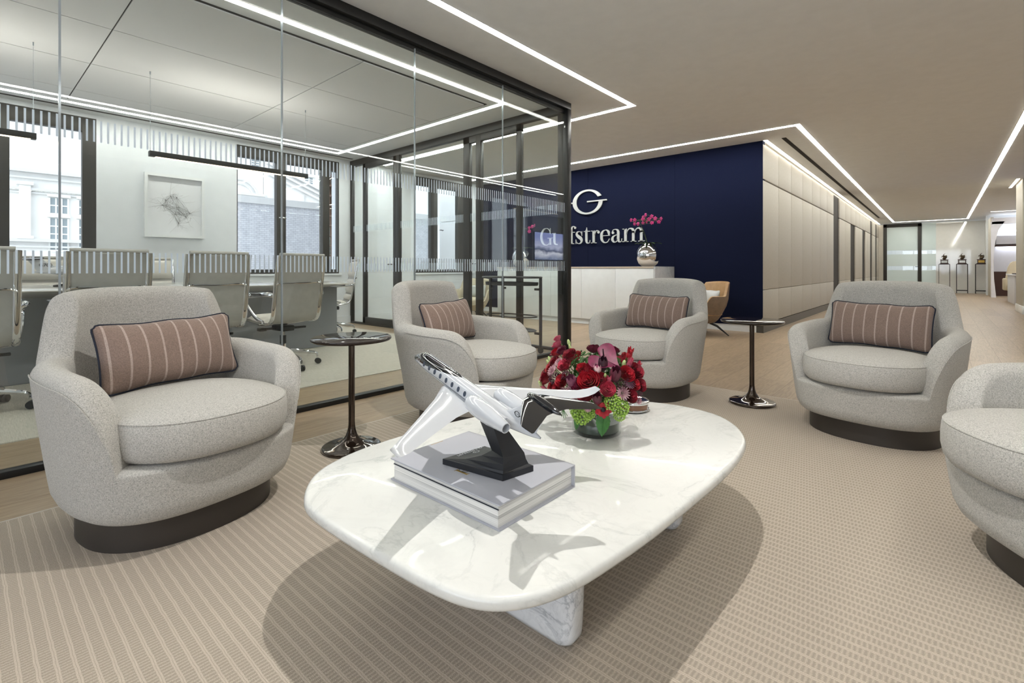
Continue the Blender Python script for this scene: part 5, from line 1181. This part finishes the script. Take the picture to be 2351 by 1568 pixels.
FL = [('rose', -1.102, 1.522, .682, .034, 'pink', 'topmost pink rosebud on the left side of the bouquet'), ('rose', -1.102, 1.518, .659, .044, 'pink', 'pink rose just under the topmost bud at upper left'), ('rose', -1.099, 1.516, .633, .056, 'red', 'red rose third from the top at the upper left of the bouquet'),
 ('green_bud', -1.068, 1.547, .668, .026, 'g', 'largest pale green bud standing up at the upper left'), ('green_bud', -1.052, 1.531, .654, .022, 'g', 'smaller pale green bud just right of the tall one'), ('rose', -1.052, 1.481, .646, .048, 'wine', 'wine-purple rose at upper left behind the green buds'), ('rose', -.999, 1.456, .638, .060, 'crim', 'crimson rose left of the big anthurium'),
 ('green_bud', -1.119, 1.493, .606, .024, 'g', 'green bud on the left edge above the starry flower'), ('green_bud', -1.123, 1.486, .596, .020, 'g', 'tiny green bud lowest of the pair on the left edge'), ('rose', -1.070, 1.461, .607, .050, 'crim', 'crimson rose in the left half between two starry flowers'), ('rose', -1.004, 1.431, .605, .058, 'pinkred', 'coral-red rose opening left of centre'),
 ('rose', -1.087, 1.462, .581, .054, 'red', 'bright red rose left of the starry flower'), ('astrantia', -1.055, 1.428, .580, .050, 'p', 'pale starry astrantia at the left among red roses'), ('astrantia', -1.035, 1.438, .612, .038, 'p', 'small astrantia in the upper left of the bouquet'), ('rose', -1.119, 1.472, .54, .068, 'crim', 'large crimson rose on the left flank'),
 ('scabiosa', -1.042, 1.42, .555, .055, 'dk', 'dark burgundy scabiosa in the left half'), ('rose', -.999, 1.408, .553, .060, 'red', 'full red rose left of the purple tulip'), ('tulip', -.955, 1.403, .558, .060, 'mauve', 'mauve tulip near the middle left'), ('rose', -1.056, 1.424, .522, .044, 'red', 'red rose low on the left above the wing'),
 ('green_bud', -1.130, 1.455, .515, .034, 'g', 'pale green bud lowest on the left flank'), ('rosebud', -1.117, 1.457, .501, .034, 'pink', 'pink rosebud at the lower left edge'), ('ranunculus', -1.02, 1.408, .525, .046, 'red', 'round red ranunculus low on the left'), ('astrantia', -.990, 1.40, .520, .036, 'p', 'small astrantia right of the round red ranunculus'), ('astrantia', -.957, 1.396, .532, .036, 'p', 'whitish astrantia under the mauve tulip'),
 ('anthurium', -.872, 1.482, .638, .064, 'm', 'big glossy magenta anthurium spathe at the top'), ('ranunculus', -.928, 1.426, .605, .046, 'red', 'red ranunculus under the left lobe of the anthurium'), ('rose', -.902, 1.434, .600, .050, 'crim', 'crimson rose behind the pale tulip'), ('tulip', -.880, 1.446, .604, .046, 'pale', 'pale pink closed tulip at the centre'), ('tulip', -.868, 1.462, .622, .056, 'black', 'almost black tulip in front of the anthurium'),
 ('rose', -.896, 1.418, .570, .076, 'red', 'largest open red rose in the centre of the bouquet'), ('tulip', -.828, 1.474, .588, .066, 'plum', 'plum tulip right of centre'), ('rose', -.805, 1.509, .588, .064, 'red', 'open red rose at the right side'), ('rosebud', -.829, 1.578, .645, .052, 'red', 'tall red rosebud at the upper right'), ('rosebud', -.810, 1.541, .618, .046, 'pink', 'pink rosebud below the tall red bud'),
 ('rosebud', -.797, 1.582, .607, .038, 'pinkred', 'coral rosebud at the far right edge'), ('rose', -.795, 1.551, .594, .062, 'crim', 'crimson rose on the right flank'), ('rose', -.862, 1.441, .578, .044, 'crim', 'small crimson rose right of the largest rose'), ('rosebud', -.839, 1.453, .572, .036, 'pink', 'little pink rosebud right of centre'), ('rose', -.840, 1.444, .545, .058, 'pinkred', 'coral-pink rose below the little rosebud'),
 ('green_bud', -.851, 1.448, .588, .022, 'g', 'slender green bud near the centre right'), ('green_bud', -.821, 1.523, .623, .028, 'g', 'green bud under the tall red rosebud'), ('astrantia', -.795, 1.511, .560, .045, 'pl', 'purple-grey astrantia on the right'), ('astrantia', -.805, 1.483, .530, .052, 'p', 'largest astrantia at the lower right'), ('astrantia', -.935, 1.402, .500, .048, 'p', 'astrantia low in the middle above the black tailplane'),
 ('astrantia', -.895, 1.41, .478, .030, 'p', 'tiny astrantia at the tip of the black tailplane'), ('rose', -.786, 1.529, .554, .046, 'red', 'red rose on the right beside the purple-grey astrantia'), ('rose', -.779, 1.554, .549, .052, 'crim', 'outermost crimson rose on the right'), ('rose', -.791, 1.51, .518, .052, 'crim', 'crimson rose low on the right'), ('scabiosa', -.779, 1.546, .527, .040, 'dk', 'dark scabiosa at the lower right edge'),
 ('tulip', -.868, 1.424, .512, .056, 'plum', 'dark plum tulip low in the centre'), ('rose', -.905, 1.408, .528, .062, 'crim', 'crimson rose directly behind the white wing tip'), ('anemone', -.855, 1.442, .474, .058, 'red', 'lowest red flower with a dark heart above the big leaf'),
 ('viburnum', -.935, 1.432, .446, .088, 'v', 'wide lime-green viburnum cluster over the left vase rim'), ('viburnum', -.962, 1.442, .452, .060, 'v', 'lime-green viburnum at the left end of the rim'), ('viburnum', -.900, 1.424, .456, .055, 'v', 'lime-green viburnum beneath the black tailplane'), ('viburnum', -.826, 1.455, .502, .072, 'v', 'highest lime-green viburnum, right of centre'), ('viburnum', -.810, 1.480, .480, .075, 'v', 'lime-green viburnum over the right vase rim'), ('viburnum', -.822, 1.492, .450, .050, 'v', 'lowest lime-green viburnum at the right of the vase'),
 ('leaf', -.868, 1.462, .420, .085, 'l', 'large serrated green leaf hanging in front of the vase'), ('leaf', -.992, 1.488, .395, .060, 'l', 'smaller green leaf hanging at the left of the vase'), ('fern', -1.019, 1.443, .431, .050, 'l', 'feathery dark green sprig at the lower left'), ('astrantia', -.782, 1.553, .494, .030, 'p', 'single astrantia drooping over the silver bowl'),
 ('scabiosa', -.985, 1.41, .575, .042, 'dk2', 'dark scabiosa between coral rose and mauve tulip'), ('scabiosa', -.812, 1.492, .556, .045, 'dk', 'dark scabiosa right of the coral-pink rose'), ('rose', -.925, 1.41, .548, .058, 'wine', 'wine-purple rose between mauve tulip and the largest rose'), ('rosebud', -.827, 1.528, .632, .036, 'crim', 'crimson rosebud at the right beside the anthurium')]
# roses at the back and on top, closing the dome
for k in range(8):
    a = -2.2+k*.72; e = .5+.35*(k % 3); FL.append(('rose', VX+.145*math.cos(e)*math.cos(PI/2+a*.8), VY+.03+.145*math.cos(e)*math.sin(PI/2+a*.8), .53+.115*math.sin(e), .055, ('crim', 'red', 'wine')[k % 3], None))
FB = {'rose': f_rose, 'ranunculus': lambda R: f_rose(R, .85), 'rosebud': f_bud, 'tulip': f_tulip, 'green_bud': f_green_bud, 'astrantia': f_astrantia, 'scabiosa': lambda R: f_cluster(R*.8, 60, .13), 'viburnum': lambda R: f_cluster(R*.8, 110, .12), 'anthurium': f_anthurium, 'leaf': f_leaf, 'fern': f_fern, 'anemone': f_anemone}
CATN = {'green_bud': 'bud', 'viburnum': 'flower', 'leaf': 'leaf', 'fern': 'fern sprig'}
GRP = {'rose': 'red and crimson roses', 'rosebud': 'rosebuds', 'tulip': 'tulips', 'green_bud': 'pale green buds', 'astrantia': 'starry astrantias', 'scabiosa': 'dark scabiosas', 'viburnum': 'lime-green viburnum heads', 'leaf': 'hanging leaves', 'ranunculus': 'ranunculus'}
for kind, x, y, z, d, c, lab in FL:
    R = d/2*(1 if kind not in ('anthurium',) else 2)
    f = FB[kind](R); o = f.build(kind, fmat(c, *FC[c]), None, ang=75)
    dirv = Vector((x-VX, y-VY-.02, z-.44)).normalized()
    if kind in ('rosebud', 'tulip', 'green_bud'): dirv = (dirv+Vector((0, 0, .9))).normalized()
    if kind == 'anthurium':
        Mx = Matrix.Translation((x, y, z)) @ Matrix.Rotation(math.radians(41.26-4), 4, 'Z') @ Matrix.Rotation(math.radians(42), 4, 'X') @ Matrix.Rotation(math.radians(52), 4, 'Z')
    elif kind in ('leaf', 'fern'):
        Mx = Matrix.Translation((x, y, z)) @ Matrix.Rotation(math.atan2(y-VY, x-VX)+PI/2, 4, 'Z') @ Matrix.Rotation(.12 if kind == 'leaf' and z > .4 else -.1, 4, 'Y')
    else: Mx = Matrix.Translation((x, y, z)) @ dirv.to_track_quat('Z', 'Y').to_matrix().to_4x4() @ Matrix.Rotation(rf.uniform(0, 6), 4, 'Z')
    o.matrix_world = Mx
    if lab is None: tag(o, 'red rose on the back and crown of the bouquet', 'flower', 'roses at the back of the bouquet')
    else: tag(o, lab, CATN.get(kind, 'flower'), GRP.get(kind))
    inv = Mx.inverted(); back = 0 if kind in ('leaf', 'fern', 'viburnum') else R*(.9 if kind in ('rosebud', 'tulip', 'green_bud') else .2)
    a = Vector((x, y, z))-dirv*back; fx = VX+(x-VX)*.18; fy = VY+(y-VY)*.18; b = Vector((fx, fy, TZ+.055)); midp = a.lerp(b, .45)+Vector((0, 0, -.005))
    midp.x = VX+(midp.x-VX)*.55; midp.y = VY+(midp.y-VY)*.55; midp.z = max(midp.z, TZ+.125) if a.z > TZ+.13 else midp.z
    if kind != 'leaf' and kind != 'fern': MB().tube([tuple(inv @ p) for p in (a, midp, b)], .0016, 5).build('stem', M_fstem, o)
    if kind == 'anthurium': MB().tube([tuple(inv @ (Vector((x, y, z))+Vector((.0, -.004, -.012)))), tuple(inv @ (Vector((x, y, z))+Vector((.004, -.02, .038))))], [.0045, .002], 8).build('spadix', fmat('black', *FC['black']), o)
    if kind == 'anemone': MB().ball((0, 0, R*.12), R*.30, 10, 6, (1, 1, .5)).build('dark_heart', M_blackp, o)
    if kind in ('rosebud', 'tulip') : MB().lathe([(0, -R*1.0), (R*.2, -R*.95), (R*.36, -R*.7), (R*.40, -R*.45)], 10).build('calyx', M_calyx, o)
# green filler leaves inside the bouquet (nobody could count them)
m = MB()
for k in range(210):
    z = rf.uniform(-.35, .95); a = rf.uniform(0, 2*PI); q = math.sqrt(max(0, 1-z*z)); rad = rf.uniform(.62, .88); p = Vector((VX+.16*rad*q*math.cos(a), VY+.01+.16*rad*q*math.sin(a), .525+.14*rad*z))
    n_ = Vector((q*math.cos(a), q*math.sin(a), z)); t1 = n_.orthogonal().normalized(); t1.rotate(Matrix.Rotation(rf.uniform(0, 6), 3, n_)); t2 = n_.cross(t1); L_ = rf.uniform(.015, .03)
    m.loft([[tuple(p+t1*L_*(u-.5)*2+t2*L_*w*kk+n_*.004*(1-abs(kk))) for kk in (-1, 0, 1)] for u, w in ((0, .02), (.3, .28), (.6, .26), (1, .02))], False)
o = m.build('foliage', simple('filler_leaf', '2c4a22', .6, var=(60, '3f6a2c'))); tag(o, 'dark green filler foliage packed between the flowers of the bouquet', 'foliage', kind='stuff')
# ---- silver lidded bowl with a wooden band
bo = empty('lidded_bowl', (-1.0, 1.93, TZ), label='low round silver box with a striped wooden band, behind the flower vase', cat='decorative bowl')
t = NT('striped_wood'); v = t.coord(scale=(1, 1, 160)); n = t.noise(v, 1.0, 2); t.base(t.ramp(n, ((.35, '3d2416'), (.6, '8a5a3a')))); t.setp(Roughness=.25, Coat__Weight=.6); M_swood = t.m
MB().lathe([(0, 0), (.060, 0), (.068, .006), (.070, .010), (.069, .013)], 48).build('base_ring', M_chrome, bo); MB().lathe([(.066, .012), (.0665, .022), (.0665, .030), (.066, .036)], 48).build('wooden_band', M_swood, bo)
MB().lathe([(.069, .034), (.071, .037), (.071, .043), (.066, .047), (.055, .046), (.02, .043), (0, .043)], 48).build('lid', M_chrome, bo, ang=60)
MB().lathe([(0, .042), (.005, .043), (.004, .052), (.009, .056), (.008, .061), (0, .063)], 16).build('knob', M_chrome, bo)
